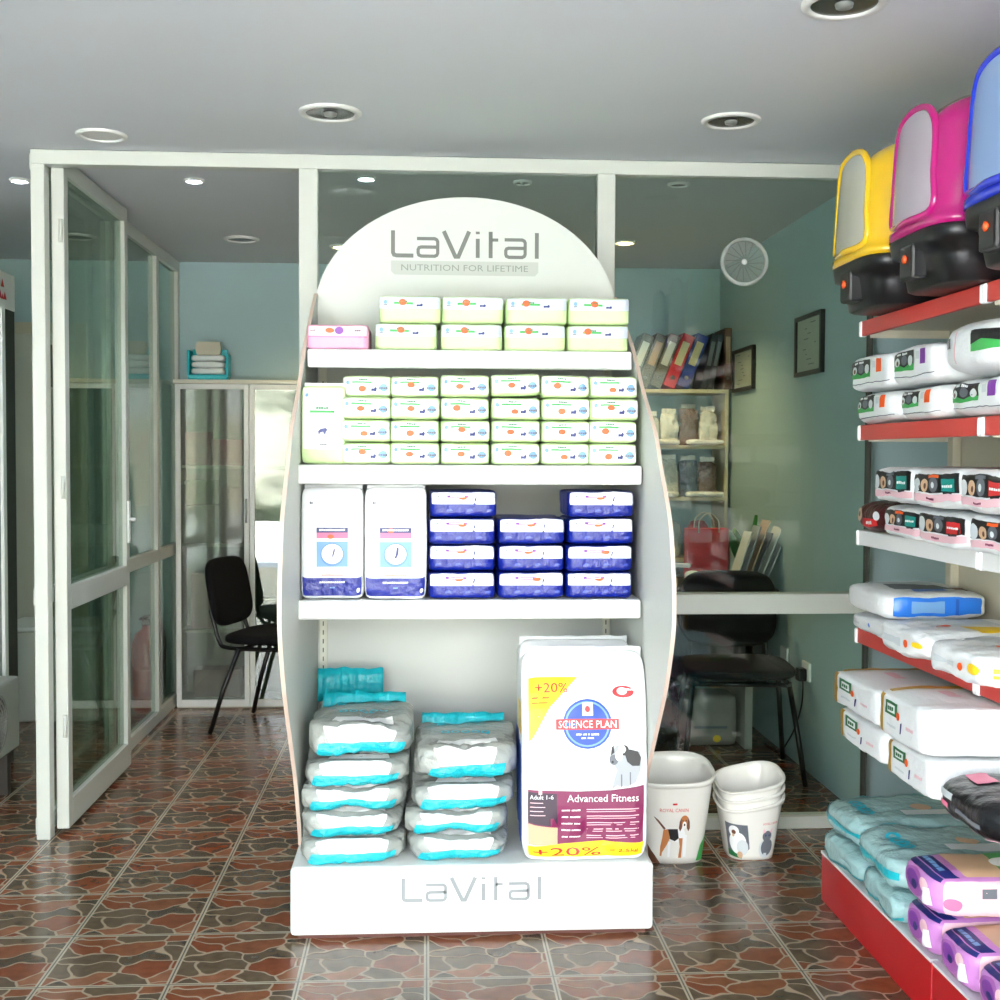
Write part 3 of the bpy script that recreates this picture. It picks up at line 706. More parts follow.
# ------------------------------------------------------------------ large sack
def big_sack(loc, rz, seed, label, arts, w=.36):
    t = empty('kibble_sack', loc, (0, 0, rz)); tag(t, label, 'sack')
    sf = Soft(w, .15, .585, n=13, amp=.008, freq=6, seed=seed, pz=.72, lean=.05)
    soft_obj('bag_body', sf, foil_w, arts, 22, t)
    o = crimp(w * .97, .03, foil_w, seed, .003).build('top_seal', t); o.location = (0, .047, .565); o.rotation_euler = (-.1, 0, 0)
    return t
A = [('poly', [(-.9, .76), (-.1, .76), (-.55, .48), (-.72, .3), (-.82, .2), (-.9, .16)], i_yel), ('text', '+20%', -.52, .66, .09, .52, i_red), ('rect', -.84, .56, -.55, .575, i_orange), ('rect', -.84, .515, -.58, .525, i_orange),
     ('ell', .04, .32, .39, .235, M('badge_blue', (20, 70, 170), .4)), ('ring', .04, .32, .355, .215, .08, i_lblue), ('rect', -.04, .40, .13, .52, i_white), ('ell', .045, .46, .04, .03, i_red), ('rect', -.46, .27, .54, .37, i_red), ('text', 'SCIENCE PLAN', .04, .32, .07, .92, i_white),
     ('text', 'VETS NO. 1 CHOICE', .04, .225, .026, .36, i_white), ('text', 'FOR PETS', .04, .19, .024, .2, i_white),
     ('ell', .62, .62, .17, .055, i_red), ('ell', .6, .625, .08, .035, i_white), ('text', 'ADULT', .7, .64, .025, i_white),
     # dog printed on the right
     ('poly', [(.42, -.30), (.5, -.27), (.66, -.28), (.8, -.24), (.88, -.12), (.9, -.02), (.88, .06), (.72, .06), (.6, .1), (.5, .12), (.42, .06), (.38, .0), (.44, -.06), (.5, -.12), (.46, -.2)], M('dog_grey', (168, 172, 176), .5)),
     ('poly', [(.62, .04), (.7, .08), (.84, .06), (.9, .0), (.86, -.08), (.74, -.08), (.66, -.04)], i_black), ('ell', .45, -.02, .07, .05, i_grey), ('ell', .62, .07, .07, .05, i_black), ('ell', .53, .02, .06, .05, i_white), ('ell', .58, .08, .06, .04, i_lgrey), ('poly', [(.4, .02), (.46, .05), (.45, .12), (.42, .1)], i_black), ('ell', .43, -.04, .018, .012, i_black), ('rect', .7, -.26, .72, -.14, i_grey), ('rect', .56, -.28, .58, -.16, i_grey),
     # lower magenta field
     ('poly', [(-.92, -.84), (.95, -.84), (.95, -.27), (.4, -.31), (-.1, -.32), (-.92, -.3)], i_mag),
     ('poly', [(-.92, -.62), (-.45, -.66), (-.45, -.34), (-.92, -.32)], i_plum), ('poly', [(-.92, -.84), (-.45, -.84), (-.45, -.67), (-.92, -.63)], i_beige),
     ('text', 'Adult 1-6', -.69, -.37, .042, .38, i_white), ('text', 'Advanced Fitness', .28, -.385, .07, 1.14, i_white),
     ('poly', [(-.95, -.99), (.96, -.99), (.96, -.84), (.3, -.8), (-.4, -.83), (-.95, -.86)], i_yel), ('text', '+20%', -.3, -.92, .10, 1.1, i_red), ('text', '= 2.5kg', .63, -.91, .05, .46, i_red)]
for k, s in enumerate(('Immune system', 'Lean muscle', 'Healthy skin', 'Balanced minerals', 'High quality')):
    A += [('text', s, -.23, -.50 - .065 * k, .022, .3, i_white), ('rect', .02, -.497 - .065 * k, .86, -.488 - .065 * k, i_lpink), ('rect', .02, -.518 - .065 * k, .8, -.511 - .065 * k, i_lpink)]
for k in range(4): A.append(('rect', -.88, -.43 - .04 * k, -.66 + .03 * (k % 2), -.422 - .04 * k, i_lpink))
for k, g in enumerate('CHIE'): A.append(('text', g, -.72 + .02 * (k % 2), .04 - .12 * k, .07, M('faint_pink_print', (226, 190, 190), .5)))
A += [('rect', -.99, -.9, -.94, .7, i_lgrey)]
big_sack((.4535, 3.452, .2065), -.005, 91, 'large white kibble sack with magenta panel and blue badge on the stand base', {'F': A, 'L': [('rect', -.8, -.9, .6, .1, i_blue), ('rect', -.7, .2, .5, .5, i_yel)]})
big_sack((.456, 3.66, .2065), .01, 93, 'second white kibble sack standing behind the large one with the blue badge', {'F': [('rect', -.99, .1, -.6, .5, i_yel), ('rect', -.99, -.9, -.5, .02, i_blue), ('rect', -.95, -.4, -.8, -.2, i_green)], 'L': [('rect', -.8, -.9, .6, .1, i_blue)]}, .345)

# ------------------------------------------------------------------ tubs
class Tub:
    def __init__(s, rb, rt, h, dirx, diry, slant, n=3.2): s.rb, s.rt, s.h, s.dx, s.dy, s.sl, s.n = rb, rt, h, dirx, diry, slant, n
    def plan(s, a):
        c, q = math.cos(a), math.sin(a); k = (abs(c) ** s.n + abs(q) ** s.n) ** (-1 / s.n); return c * k, q * k
    def pt(s, a, t, e=0.):
        r = s.rb + (s.rt - s.rb) * t + e; px, py = s.plan(a)
        z = t * s.h; z += t ** 3 * s.sl * (px * s.dx + py * s.dy)
        return Vector((px * r, py * r, z))
def tub(name, T, mat, loc, label, group, artspec=None, bands=1):
    t = empty(name, loc); tag(t, label, 'tub', group)
    mb = MB(); N = 56; R = 14; vs = []; fs = []
    rows = [(0, -.008)] + [(k / R, 0) for k in range(R + 1)] + [(1, -.002)] + [(1 - k / R, -.002) for k in range(1, R)] + [(.03, -.012)]
    for tt, e in rows:
        for k in range(N): vs.append(T.pt(2 * PI * k / N, tt, e))
    for i in range(len(rows) - 1):
        for k in range(N): fs.append((i * N + k, i * N + (k + 1) % N, (i + 1) * N + (k + 1) % N, (i + 1) * N + k))
    fs += [tuple(range(N)), tuple((len(rows) - 1) * N + k for k in range(N))]
    mb.add(vs, fs, mat, True)
    if artspec:
        # angle -90 deg faces the camera; u = angle, v = height
        art(mb, artspec, lambda u, v, e: T.pt(-PI / 2 + u, v, e), 1, 1, .0010, .0004)
    mb.build('body', t)
    mb = MB(); vs = []; fs = []
    rr = [(1 - .075, .0005), (1 - .07, .006), (1 - .02, .007), (.996, .006), (1.0, .003), (.998, .0005)]
    for tt, e in rr:
        for k in range(N): vs.append(T.pt(2 * PI * k / N, tt, e))
    for i in range(len(rr) - 1):
        for k in range(N): fs.append((i * N + k, i * N + (k + 1) % N, (i + 1) * N + (k + 1) % N, (i + 1) * N + k))
    mb.add(vs, fs, mat, True); mb.build('rim', t)
    return t
tubm = M('glossy_white_tub', (240, 238, 230), .22, coat=.3)
T1 = Tub(.098, .134, .300, .1, .6, .035, 3)
dog = [('text', 'ROYAL CANIN', -.12, .64, .045, .75, i_red), ('text', 'W', -.1, .72, .04, .14, i_red),
       ('poly', [(-.95, .0), (-.55, .0), (-.7, .09), (-.95, .2)], i_brown), ('poly', [(.62, .02), (.95, .02), (.95, .3), (.72, .2)], i_green),
       # beagle: trunk, saddle, legs, head, tail
       ('poly', [(-.32, .40), (.0, .40), (.14, .44), (.2, .36), (.2, .28), (.0, .25), (-.3, .28), (-.36, .34)], i_white),
       ('poly', [(-.3, .41), (-.02, .41), (.02, .3), (-.1, .265), (-.24, .29)], i_black),
       ('poly', [(-.42, .40), (-.3, .41), (-.24, .3), (-.34, .22), (-.48, .13), (-.5, .09), (-.55, .09), (-.52, .2), (-.46, .3)], i_tan),
       ('poly', [(.02, .3), (.14, .3), (.12, .07), (.02, .07), (.06, .2)], i_tan), ('poly', [(.14, .34), (.26, .34), (.26, .08), (.17, .08)], i_white), ('poly', [(-.3, .26), (-.22, .26), (-.26, .08), (-.32, .08)], i_white),
       ('poly', [(-.4, .40), (-.36, .42), (-.54, .52), (-.66, .56), (-.62, .53)], i_brown),
       ('ell', .17, .5, .12, .075, i_tan), ('poly', [(.03, .5), (.08, .55), (.1, .42), (.05, .38), (.01, .42)], i_brown), ('poly', [(.31, .5), (.26, .55), (.24, .42), (.29, .38), (.33, .42)], i_brown), ('ell', .17, .455, .06, .045, i_white), ('ell', .17, .46, .022, .014, i_black), ('ell', .12, .51, .014, .01, i_black), ('ell', .21, .51, .014, .01, i_black)]
tub('storage_tub', T1, tubm, (.838, 4.045, 0), 'larger white tub printed with a standing beagle beside the display stand', 'white food tubs on the floor', dog)
catp = [('poly', [(-1.05, .68), (-.28, .64), (-.2, .2), (-.5, .06), (-1.05, .1)], i_grey), ('poly', [(-1.05, .06), (-.5, .02), (-.45, .12), (-1.05, .16)], i_dgreen),
        ('ell', -.62, .3, .3, .2, i_white), ('ell', -.72, .52, .17, .11, i_white), ('ell', -.72, .5, .07, .045, i_brown), ('ell', -.74, .44, .04, .03, i_beige), ('ell', -.45, .22, .2, .14, i_lgrey), ('ell', -.55, .09, .1, .06, i_beige),
        ('text', 'ROYAL CANIN', .5, .64, .04, .5, i_red),
        ('ell', .42, .2, .26, .17, i_lgrey), ('ell', .46, .22, .22, .15, i_grey), ('ell', .42, .42, .16, .095, i_grey), ('poly', [(.26, .46), (.28, .56), (.38, .5)], i_lpink), ('poly', [(.48, .5), (.58, .56), (.58, .46)], i_lpink), ('ell', .37, .43, .025, .018, i_navy), ('ell', .49, .43, .025, .018, i_navy), ('rect', .36, .04, .48, .12, i_lgrey)]
T2 = Tub(.078, .110, .202, .75, .55, .028, 3)
for k in range(3):
    tub('storage_tub', T2, tubm, (1.105, 4.05, .031 * k), ['smaller white tub with two cat pictures, holding two nested tubs', 'white tub nested second in the cat picture stack, rim showing', 'white tub nested topmost in the cat picture stack'][k], 'nested white tubs with cat pictures', catp if k == 0 else None)

# ------------------------------------------------------------------ right-hand shelving
gon = empty('shelving_unit', (1.45, 2.9, 0)); tag(gon, 'red and white shop shelving run along the right wall', 'shelving')
steel = M('cream_steel', (206, 200, 180), .4); redm = M('red_enamel', (190, 16, 30), .3, coat=.3); rail_red = M('salmon_lit_price_rail', (206, 70, 62), .35); capm = M('white_end_cap', (240, 240, 238), .35)  # rail red is lightened to salmon, the lighting put into its colour
GY = 3.605; GM = 2.79; GN = 1.98; GX = RIGHT - .004
for ya, yb in ((GM, GY), (GN, GM)):
    mb = MB(); mb.box(GX - .028, GX, ya + .002, yb - .001, .02, 2.05, steel)
    for k in range(4): mb.box(GX - .0292, GX - .0278, ya + .004, yb - .004, .4 + .4 * k, .404 + .4 * k, slot)
    under(mb.build('back_panel'), gon)
    mb = MB(); mb.box(1.228, GX - .03, ya + .002, yb - .002, .12, .15, white, .004); under(mb.build('base_deck'), gon)
    mb = MB(); mb.box(1.213, 1.226, ya + .004, yb - .001, .0, .145, redm, .003); under(mb.build('kick_panel'), gon)
    mb = MB(); mb.box(1.210, 1.229, ya + .004, yb - .004, .1455, .153, M('white_lip', (232, 232, 230), .3)); under(mb.build('lip'), gon)
    for si, (z, dp) in enumerate(((1.768, 1.31), (1.455, 1.31), (1.138, 1.31), (.840, 1.31), (.567, 1.31))):
        if yb <= GM and si in (): continue
        sh = empty('shelf', (0, 0, 0)); under(sh, gon)
        bmm = MB(); bmm.box(dp + .016, GX - .03, ya + .006, yb - .006, z - .026, z, steel)
        bmm.box(dp + .03, GX - .03, ya + .003, ya + .006, z - .05, z - .002, steel)
        bmm.box(dp + .03, GX - .03, yb - .006, yb - .003, z - .05, z - .002, steel)
        bmm.build('shelf_board', sh)
        r = MB(); r.box(dp, dp + .014, ya + .02, yb - .012, z - .046, z - .0005, capm if si == 2 else rail_red, .003); r.build('price_rail', sh)
        for yy in (ya, yb - .016):
            c = MB(); c.box(dp - .006, dp + .018, yy + (0 if yy == ya else .0), yy + .016, z - .048, z - .001, capm, .006); c.build('end_cap', sh)
for yy in (GY - .04, GM - .02, GN):
    mb = MB(); mb.box(GX - .055, GX - .0285, yy, yy + .038, 0, 2.07, steel, .002)
    under(mb.build('upright'), gon)

# goods: local x runs along the shelf, front faces the aisle
def good(name, cat, label, group, yc, w, xf, d, z, h, mat, arts, seed, rz=0., rx=0., ry=0., n=9, amp=.006, freq=10, px=.05, py=.05, res=14, seal=None, **kw):
    t = empty(name, (xf + d / 2, yc, z), (rx, ry, -PI / 2 + rz)); tag(t, label, cat, group)
    d = min(d, 1.578 - xf); w = w - .008; rz *= .35
    t.location.x = xf + d / 2; t.rotation_euler.z = -PI / 2 + rz
    sf = Soft(w, d, h - .004, n=n, amp=amp, freq=freq, seed=seed, px=px, py=py, **kw)
    soft_obj('bag_body', sf, mat, arts, res, t)
    if seal:
        for (side, m, hh) in seal:
            o = crimp(d * .8 if side in 'RL' else w * .85, hh, m, seed, .005).build('end_seal', t)
            if side == 'R': o.location = (w / 2 - .004, 0, h * .45); o.rotation_euler = (.0, PI / 2 - .3, 0); o.rotation_euler = (-1.2, 0, PI / 2)
            elif side == 'L': o.location = (-w / 2 + .004, 0, h * .45); o.rotation_euler = (-1.2, 0, -PI / 2)
            else: o.location = (0, -d / 2 + .006, h * .4); o.rotation_euler = (1.2, 0, 0)
    return t
def pic(orange=True):
    c = i_orange if orange else i_purp
    return [('rect', -.88, -.25, .12, .72, i_green), ('poly', [(-.88, .72), (-.88, -.05), (-.6, .1), (-.3, -.1), (0, .1), (.12, 0), (.12, .72)], i_black), ('ell', -.62, .2, .12, .22, i_lgrey), ('ell', -.3, .25, .13, .25, i_grey), ('ell', -.02, .2, .1, .25, i_lgrey), ('ell', -.6, .15, .05, .12, i_brown), ('text', 'DOG FOOD', -.38, .58, .18, i_white),
            ('rect', .4, -.05, .62, .72, c), ('rect', .22, .2, .36, .6, i_lgrey), ('rect', -.95, -.62, .95, -.57, i_grey)]
# top shelf 2 rows
for i, (ya, yb) in enumerate(((3.59, 3.27), (3.26, 2.97), (2.95, 2.60))):
    good('food_bag', 'bag', f'white bag with green puppy picture, lower row of the upper shelf, {["farthest", "middle", "nearest"][i]}', 'white bags on the upper right shelf', (ya + yb) / 2, ya - yb, 1.285, .3, 1.456, .094, foil_w, {'F': pic(i != 2)}, 100 + i, n=5, amp=.006)
    if i < 2: good('food_bag', 'bag', f'white bag with green puppy picture, upper row of the upper shelf, {["farthest", "second"][i]}', 'white bags on the upper right shelf', (ya + yb) / 2, ya - yb + .01, 1.272, .3, 1.551, .105, foil_w, {'F': pic(i == 0)}, 110 + i, rz=.02 * (1 - 2 * i), n=9)
good('food_bag', 'bag', 'big white bag with barcode lying on the near end of the upper right shelf', 'white bags on the upper right shelf', 2.755, .36, 1.25, .34, 1.5515, .135, foil_w,
     {'F': [('rect', .2, -.25, .95, .5, i_green), ('poly', [(.2, .5), (.2, 0), (.5, .15), (.95, 0), (.95, .5)], i_black), ('rect', -.7, .0, -.45, .4, i_grey), ('rect', -.66, .04, -.62, .36, i_white), ('rect', -.56, .04, -.53, .36, i_white), ('rect', -.3, -.6, -.26, .6, i_lpink)], 'R': [('rect', -.2, -.2, .2, .3, i_lgrey)]}, 115, n=4, px=.15)
# shelf 3
good('treat_bag', 'bag', 'small dark red bag at the far end of the white-railed shelf', None, 3.46, .25, 1.285, .2, 1.139, .095, foil_red, {'F': [('ell', -.5, .1, .25, .45, i_beige), ('ell', -.45, .15, .1, .2, i_brown), ('rect', -.2, -.6, .6, -.1, i_red), ('text', 'BEEF', .2, -.35, .3, i_white), ('ell', .6, .1, .15, .3, i_lgrey)]}, 120, n=3.2, px=.3)
def pup(k):
    c = [i_teal, i_red, i_teal, i_teal][k % 4]
    return [('rect', -.9, -.2, .9, .75, i_black), ('ell', -.68, .15, .16, .4, i_lgrey), ('ell', -.35, .15, .14, .35, i_beige), ('ell', 0, .2, .17, .38, i_grey), ('ell', -.32, .1, .05, .15, i_brown), ('ell', -.02, .15, .06, .15, i_lgrey), ('rect', .3, -.15, .78, .5, c), ('text', 'PUPPY', .54, .15, .18, .4, i_white), ('poly', [(.35, -.2), (.7, -.2), (.62, -.42), (.42, -.42)], i_black), ('rect', -.95, -.65, .95, -.28, i_lpink), ('text', 'JUNIOR', -.1, -.48, .16, .3, i_mag), ('rect', -.2, .55, .2, .7, [i_orange, i_grey][k % 2])]
lay = [(3.31, 3.04, 0, 1.27), (3.03, 2.72, 0, 1.25), (2.71, 2.44, 0, 1.24), (3.35, 3.05, 1, 1.255), (3.04, 2.74, 1, 1.24), (2.72, 2.46, 1, 1.22)]
for i, (ya, yb, l, xf) in enumerate(lay):
    good('food_bag', 'bag', f'white and pink bag with animal photos, {["lower", "upper"][l]} row of the white-railed shelf, {["farthest", "middle", "nearest"][i % 3]}', 'pink and white bags on the white-railed shelf', (ya + yb) / 2, ya - yb, xf, .32, 1.139 + .094 * l, .092 + .01 * l, foil_w,
         {'F': pup(i), 'T': [('rect', -.5, -.3, .4, .3, i_lpink), ('ell', 0, 0, .12, .1, i_brown)], 'R': [('rect', -.7, -.3, .7, .4, i_lgrey)]}, 130 + i, rz=.03 * (-1) ** i, n=8, px=.06, amp=.009)
# shelf 4
good('litter_bag', 'bag', 'white bag lying underneath the blue-sided bag on the fourth shelf', 'white and silver bags on the fourth right shelf', 3.42, .36, 1.275, .38, .841, .062, foil_w, {'F': [('ell', .1, .1, .05, .3, i_sky), ('rect', -.7, -.1, -.3, .1, i_lgrey)]}, 140, n=5, px=.06)
good('litter_bag', 'bag', 'white bag with a bright blue side, topmost at the far end of the fourth shelf', 'white and silver bags on the fourth right shelf', 3.44, .36, 1.27, .39, .903, .082, foil_w,
     {'R': [('rect', -.85, -.62, .85, .68, i_sky), ('rect', -.5, -.4, .1, .4, i_lblue), ('rect', .3, -.55, .36, .55, i_blue)], 'T': [('poly', [(-.3, -.5), (.5, -.6), (.5, .5), (-.2, .4)], i_grey), ('rect', .5, -.3, .75, .3, i_sky), ('rect', -.8, -.7, -.4, .6, i_lgrey), ('rect', .3, .5, .6, .8, i_brown)]}, 141, rz=-.05, n=6, px=.06)
for i, (ya, yb, z, xf) in enumerate(((3.22, 2.90, .841, 1.225), (2.88, 2.55, .841, 1.215))):
    good('litter_bag', 'bag', f'silver white bag with yellow stripe on the fourth shelf, {["just nearer than the blue-sided bag", "nearest the camera"][i]}', 'silver bags on the fourth right shelf', (ya + yb) / 2, ya - yb, xf, .4, z, .085, foil_w,
         {'T': [('rect', -.5, -.5, .1, .5, i_lgrey), ('ell', .2, -.4, .12, .1, i_orange), ('poly', [(.3, -.2), (.9, -.1), (.8, .5), (.4, .4)], i_yel), ('rect', -.9, -.6, -.6, -.1, i_lgrey)], 'R': [('rect', -.9, -.3, .9, .35, i_yel), ('rect', -.9, -.05, .9, .05, i_lgrey)], 'F': [('ell', .3, 0, .08, .2, i_orange), ('rect', -.6, -.2, .1, .2, i_lgrey), ('ell', .7, .1, .16, .25, i_yel)]}, 145 + i, rz=.04 * (-1) ** i, n=6, px=.08, py=.15, amp=.012)
# shelf 5
def gold(k):
    return {'F': [('rect', -.99, -.8, -.68, .9, i_gold), ('rect', -.58, .1, -.04, .72, i_dgreen), ('rect', -.48, .22, -.14, .6, i_white), ('text', 'BIO', -.31, .41, .3, .26, i_dgreen), ('ell', 0, .2, .07, .18, i_orange), ('poly', [(.08, -.5), (.13, -.48), (.16, .0), (.1, -.05)], i_navy), ('rect', -.5, -.4, -.1, -.3, i_lgrey), ('text', 'light', .5, -.1, .2, .3, i_lpink)],
            'T': [('rect', -.99, -.95, -.7, .95, i_gold), ('text', 'vital', -.2, -.4, .2, .5, i_lpink), ('rect', .5, .2, .8, .6, i_navy)], 'R': [('rect', -.1, -.1, .1, .2, i_lgrey)]}
for i, (ya, yb, z, h, xf) in enumerate(((3.33, 2.98, .568, .094, 1.16), (3.36, 2.99, .663, .10, 1.15), (2.95, 2.66, .568, .10, 1.15), (2.955, 2.66, .669, .118, 1.13))):
    good('food_bag', 'bag', f'white gold-edged bag with green badge, {["lower", "upper"][i % 2]} of the {["far", "near"][i // 2]} pair, fifth shelf', 'gold edged bags on the fifth right shelf', (ya + yb) / 2, ya - yb, xf, .46, z, h, foil_w, gold(i), 150 + i, rz=-.04 * (i % 2), n=12, px=.0, amp=.006, res=16)
good('food_bag', 'bag', 'black bag with pink print sagging over the fifth shelf edge at the right border', None, 2.46, .33, 1.12, .42, .569, .10, foil_blk, {'L': [('rect', -.6, .1, -.1, .4, i_pink)], 'F': [('rect', -.75, .2, -.2, .5, i_lgrey), ('rect', -.7, -.3, -.3, -.05, i_pink), ('rect', -.1, -.3, .6, -.1, i_grey), ('rect', -.98, -.82, .98, -.72, i_lpink)], 'T': [('rect', -.8, -.8, -.2, -.5, i_pink)]}, 156, n=4, ry=0)
# base deck
for i, (ya, yb, z, h, xf) in enumerate(((3.61, 3.26, .154, .085, 1.2), (3.255, 2.965, .154, .085, 1.2), (3.60, 3.29, .241, .095, 1.205), (3.285, 2.965, .241, .10, 1.19))):
    good('litter_bag', 'bag', f'grey bag with turquoise edges on the bottom deck, {["lower", "upper"][i // 2]} layer, {["farthest", "next nearer"][i % 2]}', 'turquoise edged bags on the bottom deck', (ya + yb) / 2, ya - yb, xf, .42, z, h, M('turquoise_tinted_film', (160, 196, 196), .25, bump=.6, bscale=40),
         {'T': [('ring', -.25 + .22 * k, -.66, .12, .13, .55, i_cyan) for k in range(4)] + [('rect', -.99, -.95, -.88, .9, foil_c)] + [('ell', .1, .3, .2, .16, i_beige), ('rect', .3, -.1, .6, .7, i_lgrey)], 'R': [('rect', -.2, -.2, .9, .3, foil_c)], 'F': [('rect', -.99, -.25, .99, .12, foil_c) if i > 1 else ('rect', -.99, -.75, .99, -.5, foil_c), ('rect', -.98, -.5, -.85, .9, foil_c)]}, 160 + i, rz=.03 * (-1) ** i, n=5, px=.08, py=.15, amp=.012, res=18)
for i, (ya, yb, z, h, xf) in enumerate(((2.95, 2.76, .154, .115, 1.2), (2.755, 2.565, .154, .115, 1.2), (2.56, 2.37, .154, .115, 1.2), (2.93, 2.72, .271, .11, 1.185))):
    good('litter_bag', 'bag', ['lilac and blue litter bag on the bottom deck, farthest of the lower row', 'lilac and blue litter bag on the bottom deck, middle of the lower row', 'lilac and blue litter bag on the bottom deck, nearest of the lower row', 'lilac and blue litter bag lying on top of the lower lilac row'][i], 'lilac bags on the bottom deck', (ya + yb) / 2, ya - yb, xf, .4, z, h, foil_pur,
         {'F': [('ell', -.1, .1, .55, .62, M('print_lilac', (170, 96, 176), .4)), ('ell', -.15, .2, .34, .38, i_purp), ('ell', -.05, .0, .15, .2, i_navy), ('ell', .45, .3, .2, .3, i_lpink), ('poly', [(.4, -.6), (.8, -.5), (.7, .3), (.45, .2)], i_white), ('rect', -.95, .78, .95, .98, i_navy)],
          'T': [('rect', -.95, -.98, .95, -.72, i_navy), ('text', 'FRESH', 0, -.85, .14, 1.2, i_lblue), ('rect', -.9, -.6, .9, .0, i_beige), ('poly', [(-.9, 0), (.9, -.1), (.9, .6), (-.9, .6)], i_green), ('ell', .1, .1, .35, .2, i_white)],
          'R': [('rect', -.95, -.9, .95, .85, i_lpink), ('rect', -.4, .0, -.22, .5, i_grey), ('rect', -.1, .0, .08, .5, i_grey), ('ell', -.8, -.3, .15, .3, i_pink)]}, 170 + i, rz=(.0, .0, .0, -.04)[i], n=5, px=.1, amp=.006, res=16)

# ------------------------------------------------------------------ covered litter boxes on top
def litter_box(yc, col, name_col, win_col, label):
    t = empty('covered_litter_box', (1.366, yc, 1.77), (0, 0, -PI / 2)); tag(t, label, 'litter box', 'covered litter boxes on the top shelf')
    hm = M(name_col + '_gloss_plastic', col, .18, coat=.5); n = 5; W, D = .19, .195
    def plan(a, w, d):
        c, s = math.cos(a), math.sin(a); k = (abs(c) ** n + abs(s) ** n) ** (-1 / n); return c * k * w, s * k * d
    N = 64
    def loft(rows, m, capb=True, capt=True):
        mb = MB(); vs = []; fs = []
        for z, sw, sd, dy in rows:
            for k in range(N): x, y = plan(2 * PI * k / N, W * sw, D * sd); vs.append((x, y + dy, z))
        for i in range(len(rows) - 1):
            for k in range(N): fs.append((i * N + k, i * N + (k + 1) % N, (i + 1) * N + (k + 1) % N, (i + 1) * N + k))
        if capb: fs.append(tuple(range(N)))
        if capt: fs.append(tuple((len(rows) - 1) * N + k for k in range(N)))
        mb.add(vs, fs, m, True); return mb
    loft([(0, .74, .76, 0), (.004, .78, .8, 0), (.06, .84, .85, 0), (.085, .87, .88, 0), (.09, .97, .98, 0), (.125, 1.0, 1.0, 0), (.13, .985, .99, 0)], blackp).build('base_tray', t)
    H0, H1 = .13, .455
    def hood(z):
        q = (z - H0) / (H1 - H0)
        r = 1 - .01 * q
        if q > .72: r *= math.sqrt(max(0, 1 - ((q - .72) / .28) ** 2 * .82))
        return r
    rows = [(H0, 1.01, 1.01, 0), (H0 + .02, 1.012, 1.012, 0), (H0 + .026, .985, .985, 0)]
    for k in range(1, 19):
        z = H0 + .026 + (H1 - H0 - .026) * k / 18; r = hood(z); rows.append((z, r * .985, r * .985, .02 * ((z - H0) / (H1 - H0)) ** 2))
    loft(rows, hm).build('hood', t)
    # window panel and frame on the aisle side
    def F(u, v, e=0):
        z = H0 + .035 + (H1 - H0 - .06) * v; q = (z - H0) / (H1 - H0)
        r = 1 - .01 * q
        if q > .85: r *= 1 - (q - .85) * .12
        x = u * W * .9; y = -D * r * .99 * (1 - .22 * abs(u) ** 3.0) - e + .02 * q * q
        return Vector((x, y, z))
    out = [(-.82, .02), (-.84, .35), (-.78, .68), (-.68, .84), (-.45, .955), (0, 1.0), (.4, .955), (.6, .84), (.68, .68), (.7, .35), (.7, .02), (0, -.02)]
    wm = M(name_col + '_window', win_col, .12, alpha=.8)
    mb = MB(); cu = sum(p[0] for p in out) / len(out)
    dense = []
    for i in range(len(out)):
        a, b = out[i], out[(i + 1) % len(out)]
        for k in range(5): dense.append((a[0] + (b[0] - a[0]) * k / 5, a[1] + (b[1] - a[1]) * k / 5))
    vs = []; fs = []; R = 6; nd = len(dense)
    for r in range(R + 1):
        for p in dense: vs.append(F(cu + (p[0] - cu) * (r / R if r else .001), .5 + (p[1] - .5) * (r / R if r else .001), .010))
    for r in range(R):
        for k in range(nd): fs.append((r * nd + k, r * nd + (k + 1) % nd, (r + 1) * nd + (k + 1) % nd, (r + 1) * nd + k))
    mb.add(vs, fs, wm, True); mb.build('door_panel', t)
    mb = MB(); mb.tube([F(p[0], p[1], .008) for p in out], .0095, hm, 10, 5, closed=True); mb.build('door_frame', t)
    # side latch and clips
    mb = MB(); mb.box(-.045, .035, -D - .004, -D * .8, .02, .105, M('grey_black_plastic', (24, 24, 26), .3), .008); mb.build('clip', t)
    mb = MB()
    bm = bmesh.new(); bmesh.ops.create_cube(bm, size=1); bmesh.ops.bevel(bm, geom=bm.edges[:], offset=.15, segments=2, affect='EDGES')
    mb.bm(bm, M('orange_button', (250, 90, 30), .4), True, Matrix.Translation((-.005, -D - .006, .07)) @ Matrix.Rotation(.785, 4, 'Y') @ Matrix.Diagonal((.018, .008, .018, 1))); mb.build('latch_button', t)
    mb = MB(); mb.tube([(-.055, .05, H1 - .012), (-.05, .05, H1 + .02), (.0, .05, H1 + .03), (.05, .05, H1 + .02), (.055, .05, H1 - .012)], .013, hm); mb.build('handle', t)
    mb = MB(); mb.box(W * .92, W * .99, -.05, .05, .03, .1, M('grey_black_plastic', (24, 24, 26), .3), .006); mb.build('clip', t)
litter_box(3.335, (232, 188, 24), 'yellow', (200, 200, 186), 'yellow covered litter box with black tray, farthest of the three')
litter_box(2.905, (182, 16, 114), 'magenta', (196, 186, 196), 'magenta covered litter box with black tray, in the middle of the three')
litter_box(2.475, (18, 46, 196), 'blue', (150, 180, 222), 'blue covered litter box with black tray, nearest the camera')

